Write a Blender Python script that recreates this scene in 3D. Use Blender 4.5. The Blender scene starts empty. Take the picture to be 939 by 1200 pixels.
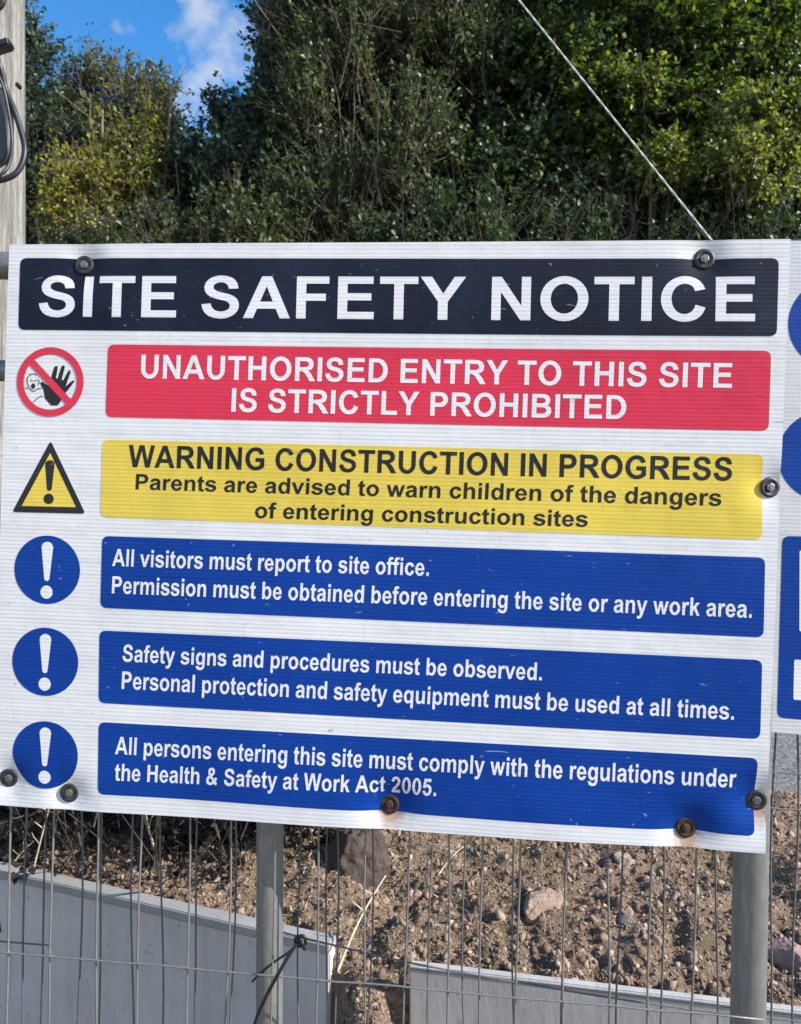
import bpy, bmesh, math, random
import numpy as np
from mathutils import Vector, Matrix
from mathutils.geometry import tessellate_polygon

random.seed(7)
rng = np.random.default_rng(11)
S = bpy.context.scene
C = S.collection
R = math.radians

# ------------------------------------------------------------ camera, sky, sun, exposure
EYE = 1.6                                   # camera height in metres
FPX, CX, CY = 900.0, 469.5, 600.0           # focal length and centre, in pixels of the photograph
cam = bpy.data.cameras.new('camera')
cam.sensor_fit = 'VERTICAL'
cam.sensor_height = 36.0
cam.lens = 36.0 * FPX / 1200.0
cam.clip_start = 0.02
cam.clip_end = 1000.0
cam.dof.use_dof = True
cam.dof.focus_distance = 1.18
cam.dof.aperture_fstop = 11.0
camo = bpy.data.objects.new('camera', cam)
C.objects.link(camo)
camo.location = (0, 0, EYE)
camo.rotation_euler = (R(90), 0, 0)
S.camera = camo

SUN_EL = R(32)
SUN_AZ = math.atan2(0.93, -0.34)             # from +Y towards +X
sun_dir = Vector((math.sin(SUN_AZ) * math.cos(SUN_EL), math.cos(SUN_AZ) * math.cos(SUN_EL), math.sin(SUN_EL)))
sun = bpy.data.lights.new('sun', 'SUN')
sun.energy = 5.0
sun.angle = R(0.5)
sun.color = (1.0, 0.95, 0.87)
suno = bpy.data.objects.new('sun', sun)
C.objects.link(suno)
suno.location = sun_dir * 30
suno.rotation_euler = sun_dir.to_track_quat('Z', 'Y').to_euler()

W = bpy.data.worlds.new('World')
S.world = W
W.use_nodes = True
nt = W.node_tree
bg = nt.nodes['Background']
sky = nt.nodes.new('ShaderNodeTexSky')
sky.sky_type = 'NISHITA'
sky.sun_disc = False
sky.sun_elevation = SUN_EL
sky.sun_rotation = SUN_AZ
sky.air_density = 1.0
sky.dust_density = 0.2
sky.ozone_density = 3.0
tc = nt.nodes.new('ShaderNodeTexCoord')
def wm(op, a, b=None, c=None):
    nd = nt.nodes.new('ShaderNodeMath'); nd.operation = op
    for k, v in enumerate((a, b, c)):
        if v is None: continue
        if isinstance(v, (int, float)): nd.inputs[k].default_value = v
        else: nt.links.new(v, nd.inputs[k])
    return nd.outputs[0]


def wnoise(scale, stretch, loc, detail=7):
    mp = nt.nodes.new('ShaderNodeMapping')
    mp.inputs['Scale'].default_value = stretch
    mp.inputs['Location'].default_value = loc
    cn = nt.nodes.new('ShaderNodeTexNoise')
    cn.inputs['Scale'].default_value = scale
    cn.inputs['Detail'].default_value = detail
    cn.inputs['Roughness'].default_value = 0.55
    nt.links.new(tc.outputs['Generated'], mp.inputs['Vector'])
    nt.links.new(mp.outputs['Vector'], cn.inputs['Vector'])
    return cn.outputs['Fac']


hs = nt.nodes.new('ShaderNodeHueSaturation')          # clear autumn blue
hs.inputs['Saturation'].default_value = 1.30
hs.inputs['Value'].default_value = 1.75
nt.links.new(sky.outputs['Color'], hs.inputs['Color'])
# unseen broken cloud added behind the photographer to whiten the ambient light, one small wisp over the trees
sep = nt.nodes.new('ShaderNodeSeparateXYZ')
nt.links.new(tc.outputs['Generated'], sep.inputs[0])
back = wm('MULTIPLY', sep.outputs['Y'], -0.16)
broken = wm('MULTIPLY', wm('SUBTRACT', wm('ADD', wnoise(2.6, (1, 1, 1.7), (0.35, 0.1, 0.05)), back), 0.53), 7.0)
wd = nt.nodes.new('ShaderNodeVectorMath'); wd.operation = 'DISTANCE'
nt.links.new(tc.outputs['Generated'], wd.inputs[0])
wd.inputs[1].default_value = Vector((-0.25, 1.0, 0.585)).normalized()
near = wm('SUBTRACT', 1.0, wm('MULTIPLY', wd.outputs['Value'], 10.5))
wisp = wm('MULTIPLY', wm('SUBTRACT', wm('ADD', wm('MULTIPLY', near, 0.30), wnoise(17.0, (1, 1, 1.2), (0.2, 0.5, 0.1))), 0.56), 3.0)
cl = wm('MAXIMUM', broken, wisp)
clc = nt.nodes.new('ShaderNodeClamp')
nt.links.new(cl, clc.inputs['Value'])
clc.inputs['Max'].default_value = 0.6
mx = nt.nodes.new('ShaderNodeMix')
mx.data_type = 'RGBA'
mx.inputs[7].default_value = (5.2, 5.4, 5.7, 1)
nt.links.new(clc.outputs[0], mx.inputs[0])
nt.links.new(hs.outputs[0], mx.inputs[6])
nt.links.new(mx.outputs[2], bg.inputs['Color'])
bg.inputs['Strength'].default_value = 0.095

S.view_settings.view_transform = 'Standard'
S.view_settings.look = 'None'
S.view_settings.exposure = 0.7
S.view_settings.gamma = 1.0
S.view_settings.use_curve_mapping = False


# ------------------------------------------------------------ helpers
def at(px, py, Y):
    """World point seen at a pixel of the photograph, Y metres in front of the camera."""
    return Vector(((px - CX) / FPX * Y, Y, EYE - (py - CY) / FPX * Y))


def tag(o, label=None, cat=None, group=None, kind=None):
    if label: o['label'] = label
    if cat: o['category'] = cat
    if group: o['group'] = group
    if kind: o['kind'] = kind
    return o


def link(o, parent=None):
    C.objects.link(o)
    if parent is not None:
        o.parent = parent
    return o


def mesh_np(name, verts, faces, m, parent=None, smooth=False):
    """faces: (n,3) or (n,4) int array"""
    verts = np.asarray(verts, np.float32)
    faces = np.asarray(faces, np.int32)
    k = faces.shape[1]
    me = bpy.data.meshes.new(name)
    me.vertices.add(len(verts))
    me.vertices.foreach_set('co', verts.ravel())
    me.loops.add(faces.size)
    me.loops.foreach_set('vertex_index', faces.ravel())
    me.polygons.add(len(faces))
    me.polygons.foreach_set('loop_start', np.arange(0, faces.size, k, dtype=np.int32))
    me.polygons.foreach_set('loop_total', np.full(len(faces), k, np.int32))
    if smooth:
        me.polygons.foreach_set('use_smooth', np.ones(len(faces), bool))
    me.update(calc_edges=True)
    me.validate()
    me.materials.append(m)
    return link(bpy.data.objects.new(name, me), parent)


def mesh_bm(name, bm, m, parent=None, smooth=False):
    me = bpy.data.meshes.new(name)
    bmesh.ops.recalc_face_normals(bm, faces=bm.faces)
    bm.to_mesh(me)
    bm.free()
    if smooth:
        for p in me.polygons: p.use_smooth = True
    me.materials.append(m)
    return link(bpy.data.objects.new(name, me), parent)


def tube(bm, pts, r, n=8, caps=True):
    """tube along points; r a number or one per point"""
    pts = [Vector(p) for p in pts]
    rs = r if hasattr(r, '__len__') else [r] * len(pts)
    rings = []
    ref = Vector((0.13, 0.31, 0.94)).normalized()
    for i, p in enumerate(pts):
        t = (pts[min(i + 1, len(pts) - 1)] - pts[max(i - 1, 0)]).normalized()
        if abs(t.dot(ref)) > 0.97: ref = Vector((0.95, 0.2, 0.1)).normalized()
        a = t.cross(ref).normalized()
        b = t.cross(a).normalized()
        rings.append([bm.verts.new(p + rs[i] * (a * math.cos(2 * math.pi * k / n) + b * math.sin(2 * math.pi * k / n))) for k in range(n)])
    for i in range(len(rings) - 1):
        for k in range(n):
            bm.faces.new((rings[i][k], rings[i][(k + 1) % n], rings[i + 1][(k + 1) % n], rings[i + 1][k]))
    if caps:
        bm.faces.new(rings[0][::-1])
        bm.faces.new(rings[-1])


def smoothline(pts, n=8):
    """Catmull-Rom through points"""
    pts = [Vector(p) for p in pts]
    out = []
    for i in range(len(pts) - 1):
        p0, p1, p2, p3 = pts[max(i - 1, 0)], pts[i], pts[i + 1], pts[min(i + 2, len(pts) - 1)]
        for k in range(n):
            t = k / n
            out.append(0.5 * ((2 * p1) + (p2 - p0) * t + (2 * p0 - 5 * p1 + 4 * p2 - p3) * t * t + (3 * p1 - p0 - 3 * p2 + p3) * t ** 3))
    out.append(pts[-1])
    return out


def unit(v): return v / np.maximum(np.linalg.norm(v, axis=-1, keepdims=True), 1e-9)


def vnoise(x, y, seed=0):
    """smooth value noise, numpy, 0..1"""
    xi = np.floor(x).astype(np.int64); yi = np.floor(y).astype(np.int64)
    fx = x - xi; fy = y - yi
    fx = fx * fx * (3 - 2 * fx); fy = fy * fy * (3 - 2 * fy)
    def h(a, b):
        v = (a * 374761393 + b * 668265263 + seed * 974711) & 0x7fffffff
        v = ((v ^ (v >> 13)) * 1274126177) & 0x7fffffff
        return ((v ^ (v >> 16)) & 0xffff) / 65535.0
    return (h(xi, yi) * (1 - fx) + h(xi + 1, yi) * fx) * (1 - fy) + (h(xi, yi + 1) * (1 - fx) + h(xi + 1, yi + 1) * fx) * fy


# ------------------------------------------------------------ materials
class MatB:
    def __init__(s, name, rough=0.6, metal=0.0, spec=0.5):
        s.m = bpy.data.materials.new(name)
        s.m.use_nodes = True
        s.t = s.m.node_tree
        s.b = s.t.nodes['Principled BSDF']
        s.b.inputs['Roughness'].default_value = rough
        s.b.inputs['Metallic'].default_value = metal
        s.b.inputs['Specular IOR Level'].default_value = spec
        s.co = s.t.nodes.new('ShaderNodeTexCoord').outputs['Object']

    def n(s, typ, **k):
        nd = s.t.nodes.new(typ)
        for a, v in k.items(): setattr(nd, a, v)
        return nd

    def l(s, a, b): s.t.links.new(a, b)

    def noise(s, scale, detail=4, rough=0.55, stretch=None, src=None, dist=0.0):
        nd = s.n('ShaderNodeTexNoise')
        nd.inputs['Scale'].default_value = scale
        nd.inputs['Detail'].default_value = detail
        nd.inputs['Roughness'].default_value = rough
        nd.inputs['Distortion'].default_value = dist
        v = src or s.co
        if stretch:
            mpn = s.n('ShaderNodeMapping')
            mpn.inputs['Scale'].default_value = stretch
            s.l(v, mpn.inputs['Vector']); v = mpn.outputs['Vector']
        s.l(v, nd.inputs['Vector'])
        return nd.outputs['Fac']

    def ramp(s, fac, stops):
        nd = s.n('ShaderNodeValToRGB')
        e = nd.color_ramp.elements
        while len(e) < len(stops): e.new(0.5)
        for i, (p, c) in enumerate(stops):
            e[i].position = p
            e[i].color = (c[0], c[1], c[2], 1) if hasattr(c, '__len__') else (c, c, c, 1)
        s.l(fac, nd.inputs['Fac'])
        return nd.outputs['Color']

    def mix(s, fac, a, b):
        nd = s.n('ShaderNodeMix', data_type='RGBA')
        for i, v in ((0, fac), (6, a), (7, b)):
            if isinstance(v, (tuple, list)): nd.inputs[i].default_value = (v[0], v[1], v[2], 1)
            elif isinstance(v, (int, float)): nd.inputs[i].default_value = v
            else: s.l(v, nd.inputs[i])
        return nd.outputs[2]

    def math(s, op, a, b=None):
        nd = s.n('ShaderNodeMath', operation=op)
        for i, v in ((0, a), (1, b)):
            if v is None: continue
            if isinstance(v, (int, float)): nd.inputs[i].default_value = v
            else: s.l(v, nd.inputs[i])
        return nd.outputs[0]

    def bump(s, h, strength=0.5, dist=0.001, prev=None):
        nd = s.n('ShaderNodeBump')
        nd.inputs['Strength'].default_value = strength
        nd.inputs['Distance'].default_value = dist
        s.l(h, nd.inputs['Height'])
        if prev is not None: s.l(prev, nd.inputs['Normal'])
        s.l(nd.outputs['Normal'], s.b.inputs['Normal'])
        return nd.outputs['Normal']

    def color(s, c):
        if isinstance(c, tuple): s.b.inputs['Base Color'].default_value = (c[0], c[1], c[2], 1)
        else: s.l(c, s.b.inputs['Base Color'])
        return s.m


def flute_height(B):
    """horizontal flutes of the twin-wall board, with the unevenness of the real thing; height 0..1"""
    sep = B.n('ShaderNodeSeparateXYZ')
    B.l(B.co, sep.inputs[0])
    wob = B.noise(3.0, 2, 0.5, (1, 1, 4))
    zz = B.math('ADD', sep.outputs['Z'], B.math('MULTIPLY', wob, 0.0006))
    s1 = B.math('SINE', B.math('MULTIPLY', zz, 2 * math.pi / 0.0062))
    amp = B.noise(1.0, 3, 0.6, (1.0, 1.0, 55.0))
    amp = B.math('MULTIPLY', amp, amp)
    s2 = B.math('SINE', B.math('MULTIPLY', zz, 2 * math.pi / 0.0186))
    return B.math('ADD', B.math('MULTIPLY', s1, B.math('ADD', amp, 0.25)), B.math('MULTIPLY', s2, B.math('MULTIPLY', amp, 0.8)))


RUST_SPOTS = []     # filled with board positions of the rusty fixings


def sign_mat(name, col, wear=(0.5, 0.5, 0.52), rough=0.38, rust=False, fade=0.12):
    B = MatB(name, rough, 0, 0.22)
    big = B.noise(5.0, 4, 0.6)
    c2 = tuple(min(1, v * (1 + fade) + fade * 0.012) for v in col)
    c1 = tuple(v * (1 - fade * 0.6) for v in col)
    base = B.mix(B.ramp(big, [(0.35, 0.0), (0.68, 1.0)]), c1, c2)
    # the ribs inside the twin-wall board show faintly through the print
    rib = B.noise(1.0, 2, 0.6, (0.6, 0.6, 150.0))
    base = B.mix(B.math('MULTIPLY', B.ramp(rib, [(0.5, 0.0), (0.75, 1.0)]), 0.16), base, tuple(v * 0.7 for v in col))
    sp = B.noise(95.0, 3, 0.6, (1, 1, 1.3))
    sp2 = B.noise(9.0, 3, 0.6)
    mask = B.math('MULTIPLY', B.ramp(sp, [(0.68, 0.0), (0.73, 1.0)]), B.ramp(sp2, [(0.45, 0.0), (0.6, 1.0)]))
    base = B.mix(B.math('MULTIPLY', mask, 0.7), base, wear)
    scr = B.noise(60.0, 2, 0.5, (0.35, 1, 1.2), dist=1.2)
    scm = B.math('MULTIPLY', B.ramp(scr, [(0.745, 0.0), (0.775, 1.0)]), 0.6)
    base = B.mix(scm, base, wear)
    if rust:
        for (u, w) in RUST_SPOTS:
            vd = B.n('ShaderNodeVectorMath', operation='SUBTRACT')
            B.l(B.co, vd.inputs[0]); vd.inputs[1].default_value = (u + 0.002, 0, w - 0.012)
            ms = B.n('ShaderNodeVectorMath', operation='MULTIPLY')
            B.l(vd.outputs[0], ms.inputs[0]); ms.inputs[1].default_value = (1.0, 0.0, 0.8)
            ln = B.n('ShaderNodeVectorMath', operation='LENGTH')
            B.l(ms.outputs[0], ln.inputs[0])
            wob = B.math('MULTIPLY', B.noise(70.0, 3), 0.022)
            d = B.math('ADD', ln.outputs['Value'], wob)
            mk = B.ramp(B.math('MULTIPLY', d, 20.0), [(0.42, 0.75), (0.75, 0.0)])
            base = B.mix(mk, base, (0.34, 0.15, 0.05))
        grime = B.noise(16.0, 5, 0.65, (0.5, 1, 3.0))
        base = B.mix(B.math('MULTIPLY', B.ramp(grime, [(0.5, 0.0), (0.75, 1.0)]), 0.45), base, (0.5, 0.5, 0.48))
        drip = B.noise(22.0, 4, 0.65, (2.2, 1, 0.25))
        base = B.mix(B.math('MULTIPLY', B.ramp(drip, [(0.6, 0.0), (0.74, 1.0)]), 0.22), base, (0.42, 0.40, 0.36))
        fl = B.noise(420.0, 2, 0.5)
        base = B.mix(B.math('MULTIPLY', B.math('MULTIPLY', B.ramp(fl, [(0.66, 0.0), (0.72, 1.0)]), B.ramp(sp2, [(0.5, 0.0), (0.66, 1.0)])), 0.55), base, (0.2, 0.2, 0.2))
    h = flute_height(B)
    n1 = B.bump(h, 0.21, 0.0006)
    B.bump(B.noise(18.0, 3), 0.25, 0.004, n1)
    B.l(B.ramp(B.noise(30.0, 4), [(0.3, rough - 0.08), (0.7, rough + 0.12)]), B.b.inputs['Roughness'])
    return B.color(base)


def metal_mat(name, c, rough=0.45, metal=0.6, streak=(8, 8, 1.2)):
    B = MatB(name, rough, metal)
    a = B.noise(14.0, 6, 0.65, streak)
    b = B.noise(160.0, 3, 0.6)
    col = B.ramp(a, [(0.3, tuple(v * 0.72 for v in c)), (0.55, c), (0.75, tuple(min(1, v * 1.25) for v in c))])
    col = B.mix(B.math('MULTIPLY', B.ramp(b, [(0.6, 0.0), (0.72, 1.0)]), 0.4), col, tuple(v * 0.6 for v in c))
    B.l(B.ramp(a, [(0.3, rough + 0.15), (0.7, rough - 0.1)]), B.b.inputs['Roughness'])
    zn = B.noise(55.0, 3, 0.7, (1, 1, 0.8))
    col = B.mix(B.math('MULTIPLY', B.ramp(zn, [(0.44, 0.0), (0.6, 1.0)]), 0.45), col, tuple(v * 0.68 for v in c))
    ru = B.noise(26.0, 5, 0.7, (1, 1, 0.35))
    col = B.mix(B.math('MULTIPLY', B.ramp(ru, [(0.66, 0.0), (0.76, 1.0)]), 0.5), col, (0.20, 0.11, 0.06))
    B.bump(b, 0.2, 0.0006)
    return B.color(col)


def concrete_mat(name, c):
    B = MatB(name, 0.8)
    a = B.noise(3.0, 6, 0.65)
    b = B.noise(28.0, 5, 0.7, (1, 1, 0.4))
    f = B.noise(220.0, 2, 0.6)
    col = B.ramp(a, [(0.3, tuple(v * 0.8 for v in c)), (0.6, c), (0.8, tuple(v * 1.15 for v in c))])
    col = B.mix(B.math('MULTIPLY', B.ramp(b, [(0.5, 0.0), (0.75, 1.0)]), 0.35), col, tuple(v * 0.62 for v in c))
    col = B.mix(B.math('MULTIPLY', B.ramp(f, [(0.62, 0.0), (0.7, 1.0)]), 0.4), col, tuple(v * 0.55 for v in c))
    st = B.noise(9.0, 5, 0.7, (2.5, 2.5, 0.22))
    col = B.mix(B.math('MULTIPLY', B.ramp(st, [(0.5, 0.0), (0.7, 1.0)]), 0.26), col, (0.20, 0.185, 0.165))
    sp = B.noise(38.0, 4, 0.75)
    col = B.mix(B.math('MULTIPLY', B.ramp(sp, [(0.60, 0.0), (0.67, 1.0)]), 0.55), col, (0.21, 0.155, 0.115))
    wh = B.noise(15.0, 5, 0.7)
    col = B.mix(B.math('MULTIPLY', B.ramp(wh, [(0.6, 0.0), (0.72, 1.0)]), 0.3), col, (0.52, 0.51, 0.49))
    n1 = B.bump(f, 0.25, 0.0015)
    B.bump(b, 0.35, 0.005, n1)
    return B.color(col)


def leaf_mat(name, cols, rough=0.42, trans=0.3):
    """cols: dark, mid, light leaf colours"""
    B = MatB(name, rough, 0, 0.4)
    g = B.n('ShaderNodeNewGeometry')
    big = B.noise(1.6, 3, 0.6)
    f = B.math('ADD', B.math('MULTIPLY', g.outputs['Random Per Island'], 0.55), B.math('MULTIPLY', B.math('SUBTRACT', big, 0.27), 0.95))
    col = B.ramp(f, [(0.12, cols[0]), (0.5, cols[1]), (0.9, cols[2])])
    B.color(col)
    tr = B.n('ShaderNodeBsdfTranslucent')
    hs = B.n('ShaderNodeHueSaturation')
    hs.inputs['Hue'].default_value = 0.475
    hs.inputs['Saturation'].default_value = 1.15
    hs.inputs['Value'].default_value = 1.3
    B.l(col, hs.inputs['Color']); B.l(hs.outputs[0], tr.inputs['Color'])
    ms = B.n('ShaderNodeMixShader'); ms.inputs[0].default_value = trans
    B.l(B.b.outputs[0], ms.inputs[1]); B.l(tr.outputs[0], ms.inputs[2])
    out = B.t.nodes['Material Output']
    B.l(ms.outputs[0], out.inputs['Surface'])
    return B.m


def bark_mat(name, c):
    B = MatB(name, 0.85)
    a = B.noise(20.0, 5, 0.65, (2, 2, 0.5))
    col = B.ramp(a, [(0.3, tuple(v * 0.55 for v in c)), (0.7, tuple(v * 1.2 for v in c))])
    B.bump(a, 0.6, 0.01)
    return B.color(col)


def simple_mat(name, c, rough=0.6, metal=0.0, var=0.25, scale=40):
    B = MatB(name, rough, metal)
    a = B.noise(scale, 4, 0.6)
    B.bump(a, 0.25, 0.001)
    return B.color(B.ramp(a, [(0.3, tuple(v * (1 - var) for v in c)), (0.7, tuple(min(1, v * (1 + var)) for v in c))]))


# ------------------------------------------------------------ the plane of the safety sign (fence line)
def rot3(a, b, c):
    ca, sa, cb, sb, cc, sc_ = math.cos(a), math.sin(a), math.cos(b), math.sin(b), math.cos(c), math.sin(c)
    Rx = Matrix(((1, 0, 0), (0, ca, -sa), (0, sa, ca)))
    Ry = Matrix(((cb, 0, sb), (0, 1, 0), (-sb, 0, cb)))
    Rz = Matrix(((cc, -sc_, 0), (sc_, cc, 0), (0, 0, 1)))
    return Ry @ Rx @ Rz


_Rc = rot3(R(0.409), R(5.130), R(1.651))
_T = Vector((-0.04347, 0.03708, 1.18029))
def _w(v): return Vector((v[0], v[2], -v[1]))
EXx, EZ, EYv = _w(_Rc.col[0]), -_w(_Rc.col[1]), _w(_Rc.col[2])
ORG = Vector((_T[0], _T[2], EYE - _T[1]))
PLANE = Matrix(((EXx[0], EYv[0], EZ[0], ORG[0]), (EXx[1], EYv[1], EZ[1], ORG[1]), (EXx[2], EYv[2], EZ[2], ORG[2]), (0, 0, 0, 1)))
PINV = PLANE.inverted()


def pl(px, py, off=0.0):
    """(u, w) on the plane parallel to the sign, off metres behind it"""
    o = PINV @ Vector((0, 0, EYE))
    d = (PINV @ at(px, py, 1.0)) - o
    k = (off - o.y) / d.y
    p = o + d * k
    return (p.x, p.z)


def pl3(px, py, off=0.0):
    u, w = pl(px, py, off)
    return Vector((u, off, w))


# ------------------------------------------------------------ ground
def line_y(x):
    """depth of the low retaining panels at x"""
    return np.where(x < -0.17, 1.87 - 0.389 * (x + 0.1756), np.where(x < 0.02, 1.87 - 0.45 * (x + 0.1756), 1.783 - 0.2045 * (x - 0.021)))


def ground_h(x, y):
    ly = line_y(x)
    gap = np.exp(-(((x + 0.075) / 0.085) ** 4))
    t = (y - ly) / 0.02
    step = np.clip(t, 0, 1)
    ts = np.clip((y - (ly - 0.75)) / 0.8, 0, 1)
    slump = ts * ts * (3 - 2 * ts)
    step = step * (1 - gap) + slump * gap
    up = 0.50 + 0.10 * np.clip((y - ly - 0.05) / 0.9, 0, 1)
    n = (vnoise(x * 4, y * 4, 1) - 0.5) * 0.06 + (vnoise(x * 13, y * 13, 2) - 0.5) * 0.035 + (vnoise(x * 37, y * 37, 3) - 0.5) * 0.026 + (vnoise(x * 75, y * 75, 4) - 0.5) * 0.016
    far = np.clip((y - 2.62) / 0.25, 0, 1) * np.clip((x - 0.75) / 0.3, 0, 1)
    n = n * (0.35 + 0.65 * step) * (1 - 0.85 * far) - 0.02 * far
    near = np.exp(-np.maximum(0, np.hypot(x, y - 2) - 3) / 4)
    return step * up + n * (0.3 + 0.7 * near)


B = MatB('soil', 0.95, 0, 0.2)
a = B.noise(7.0, 6, 0.65); b = B.noise(60.0, 5, 0.7); g = B.noise(3.0, 5, 0.6)
col = B.ramp(b, [(0.3, (0.11, 0.072, 0.050)), (0.5, (0.26, 0.178, 0.128)), (0.72, (0.44, 0.32, 0.24))])
col = B.mix(B.math('MULTIPLY', B.ramp(a, [(0.45, 0.0), (0.7, 1.0)]), 0.5), col, (0.27, 0.20, 0.12))
col = B.mix(B.math('MULTIPLY', B.ramp(g, [(0.5, 0.0), (0.66, 1.0)]), 0.45), col, (0.13, 0.125, 0.05))
n1 = B.bump(b, 0.9, 0.012)
B.bump(B.noise(240.0, 3), 0.6, 0.004, n1)
M_SOIL = B.color(col)

gx = np.r_[-150, -70, -30, -14, -8, -5, -3.8, np.arange(-2.8, -1.5, 0.05), np.arange(-1.5, 1.6, 0.0125), np.arange(1.6, 2.9, 0.05), 3.8, 5, 8, 14, 30, 70, 150]
gy = np.r_[-100, -40, -15, -6, -2, 0.0, 0.6, np.arange(0.9, 1.3, 0.04), np.arange(1.3, 3.4, 0.0125), np.arange(3.4, 7.5, 0.15), 9, 12, 18, 30, 60, 110, 200]
X, Y = np.meshgrid(gx, gy)
Z = ground_h(X, Y)
nx, ny = len(gx), len(gy)
idx = np.arange(nx * ny).reshape(ny, nx)
F = np.stack([idx[:-1, :-1], idx[:-1, 1:], idx[1:, 1:], idx[1:, :-1]], -1).reshape(-1, 4)
tag(mesh_np('ground', np.stack([X, Y, Z], -1).reshape(-1, 3), F, M_SOIL, smooth=True), 'brown stony soil ground behind the mesh fence', None, kind='structure')

B = MatB('gravel_road', 0.9)
a = B.noise(75.0, 4, 0.75); b = B.noise(6.0, 4, 0.6)
col = B.ramp(a, [(0.40, (0.035, 0.034, 0.032)), (0.5, (0.15, 0.147, 0.14)), (0.62, (0.34, 0.33, 0.31))])
col = B.mix(B.math('MULTIPLY', b, 0.4), col, (0.2, 0.2, 0.2))
B.bump(a, 0.7, 0.006)
M_ROAD = B.color(col)
xs = np.arange(0.95, 6.0, 0.06); ys = np.arange(2.62, 4.8, 0.06)
X, Y = np.meshgrid(xs, ys)
edge = (vnoise(X * 6, Y * 6, 9) - 0.5) * 0.12
Y2 = Y + edge * np.clip(1 - (Y - 2.62) / 0.3, 0, 1)
Z = np.full_like(X, 0.605) + (vnoise(X * 5, Y * 5, 5) - 0.5) * 0.01
idx = np.arange(X.size).reshape(X.shape)
F = np.stack([idx[:-1, :-1], idx[:-1, 1:], idx[1:, 1:], idx[1:, :-1]], -1).reshape(-1, 4)
tag(mesh_np('path', np.stack([X, Y2, Z], -1).reshape(-1, 3), F, M_ROAD, smooth=True), 'grey gravel path beyond the soil', None, kind='structure')


# ------------------------------------------------------------ low retaining panels
def retaining_panel(name, a, b, top, mat, label, group, lip_h, lip_out, th):
    root = link(bpy.data.objects.new(name, None))
    root.location = ((a[0] + b[0]) / 2, (a[1] + b[1]) / 2, 0)
    ang = math.atan2(b[1] - a[1], b[0] - a[0])
    root.rotation_euler = (0, 0, ang)
    tag(root, label, 'retaining panel', group)
    L = math.hypot(b[0] - a[0], b[1] - a[1])
    def box(x0, x1, y0, y1, z0, z1, nm, m, bev):
        bm = bmesh.new()
        vs = [bm.verts.new((x, y, z)) for x in (x0, x1) for y in (y0, y1) for z in (z0, z1)]
        for q in ((0, 1, 3, 2), (4, 6, 7, 5), (0, 4, 5, 1), (2, 3, 7, 6), (0, 2, 6, 4), (1, 5, 7, 3)):
            bm.faces.new([vs[i] for i in q])
        bmesh.ops.bevel(bm, geom=list(bm.edges), offset=bev, segments=2, affect='EDGES')
        return mesh_bm(nm, bm, m, root)
    box(-L / 2, L / 2, 0, th, -0.1, top - lip_h, 'slab', mat[0], 0.003)
    box(-L / 2 - 0.001, L / 2 + 0.001, -lip_out, th + 0.004, top - lip_h + 0.001, top, 'coping', mat[1], 0.003)
    return root


M_CONC = concrete_mat('grey_concrete', (0.56, 0.525, 0.485))
M_CONC2 = concrete_mat('blue_grey_concrete', (0.42, 0.405, 0.39))
M_COPE = concrete_mat('pale_coping', (0.33, 0.325, 0.315))
M_COPE2 = concrete_mat('white_coping', (0.48, 0.47, 0.455))
pa = at(0, 1018, 2.26); pb = at(386, 1107, 1.87)
d = (pb - pa); pa2 = pa - d * 1.2
retaining_panel('concrete_panel', pa2, pb, 0.55, (M_CONC, M_COPE), 'long grey concrete panel with flanged top edge, behind the left fence post', 'concrete panels retaining the soil', 0.026, 0.008, 0.035)
pa = at(480, 1131, 1.783); pb = at(939, 1186, 1.615)
d = (pb - pa); pb2 = pb + d * 1.3
retaining_panel('concrete_panel', pa, pb2, 0.55, (M_CONC2, M_COPE2), 'blue-grey concrete panel with thin white top edge, below the rocky soil', 'concrete panels retaining the soil', 0.009, 0.003, 0.016)


# ------------------------------------------------------------ stones, clods, dry grass
def rock_arrays(n_sub=2):
    bm = bmesh.new()
    bmesh.ops.create_icosphere(bm, subdivisions=n_sub, radius=1.0)
    v = np.array([x.co[:] for x in bm.verts]); f = np.array([[q.index for q in p.verts] for p in bm.faces])
    bm.free()
    return v, f


def rand_rot(n):
    q = rng.normal(size=(n, 4)); q /= np.linalg.norm(q, axis=1)[:, None]
    w, x, y, z = q.T
    return np.stack([np.stack([1 - 2 * (y * y + z * z), 2 * (x * y - z * w), 2 * (x * z + y * w)], -1),
                     np.stack([2 * (x * y + z * w), 1 - 2 * (x * x + z * z), 2 * (y * z - x * w)], -1),
                     np.stack([2 * (x * z - y * w), 2 * (y * z + x * w), 1 - 2 * (x * x + y * y)], -1)], 1)


M_STONE = None
B = MatB('stones', 0.9, 0, 0.25)
g = B.n('ShaderNodeNewGeometry')
col = B.ramp(g.outputs['Random Per Island'], [(0.0, (0.12, 0.078, 0.055)), (0.35, (0.26, 0.175, 0.125)), (0.7, (0.38, 0.265, 0.205)), (0.85, (0.31, 0.25, 0.21)), (0.95, (0.48, 0.355, 0.285)), (1.0, (0.58, 0.48, 0.39))])
b = B.noise(120.0, 4, 0.65)
col = B.mix(B.math('MULTIPLY', B.ramp(b, [(0.4, 0.0), (0.7, 1.0)]), 0.5), col, (0.10, 0.07, 0.05))
B.bump(b, 0.7, 0.004)
M_STONE = B.color(col)

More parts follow.
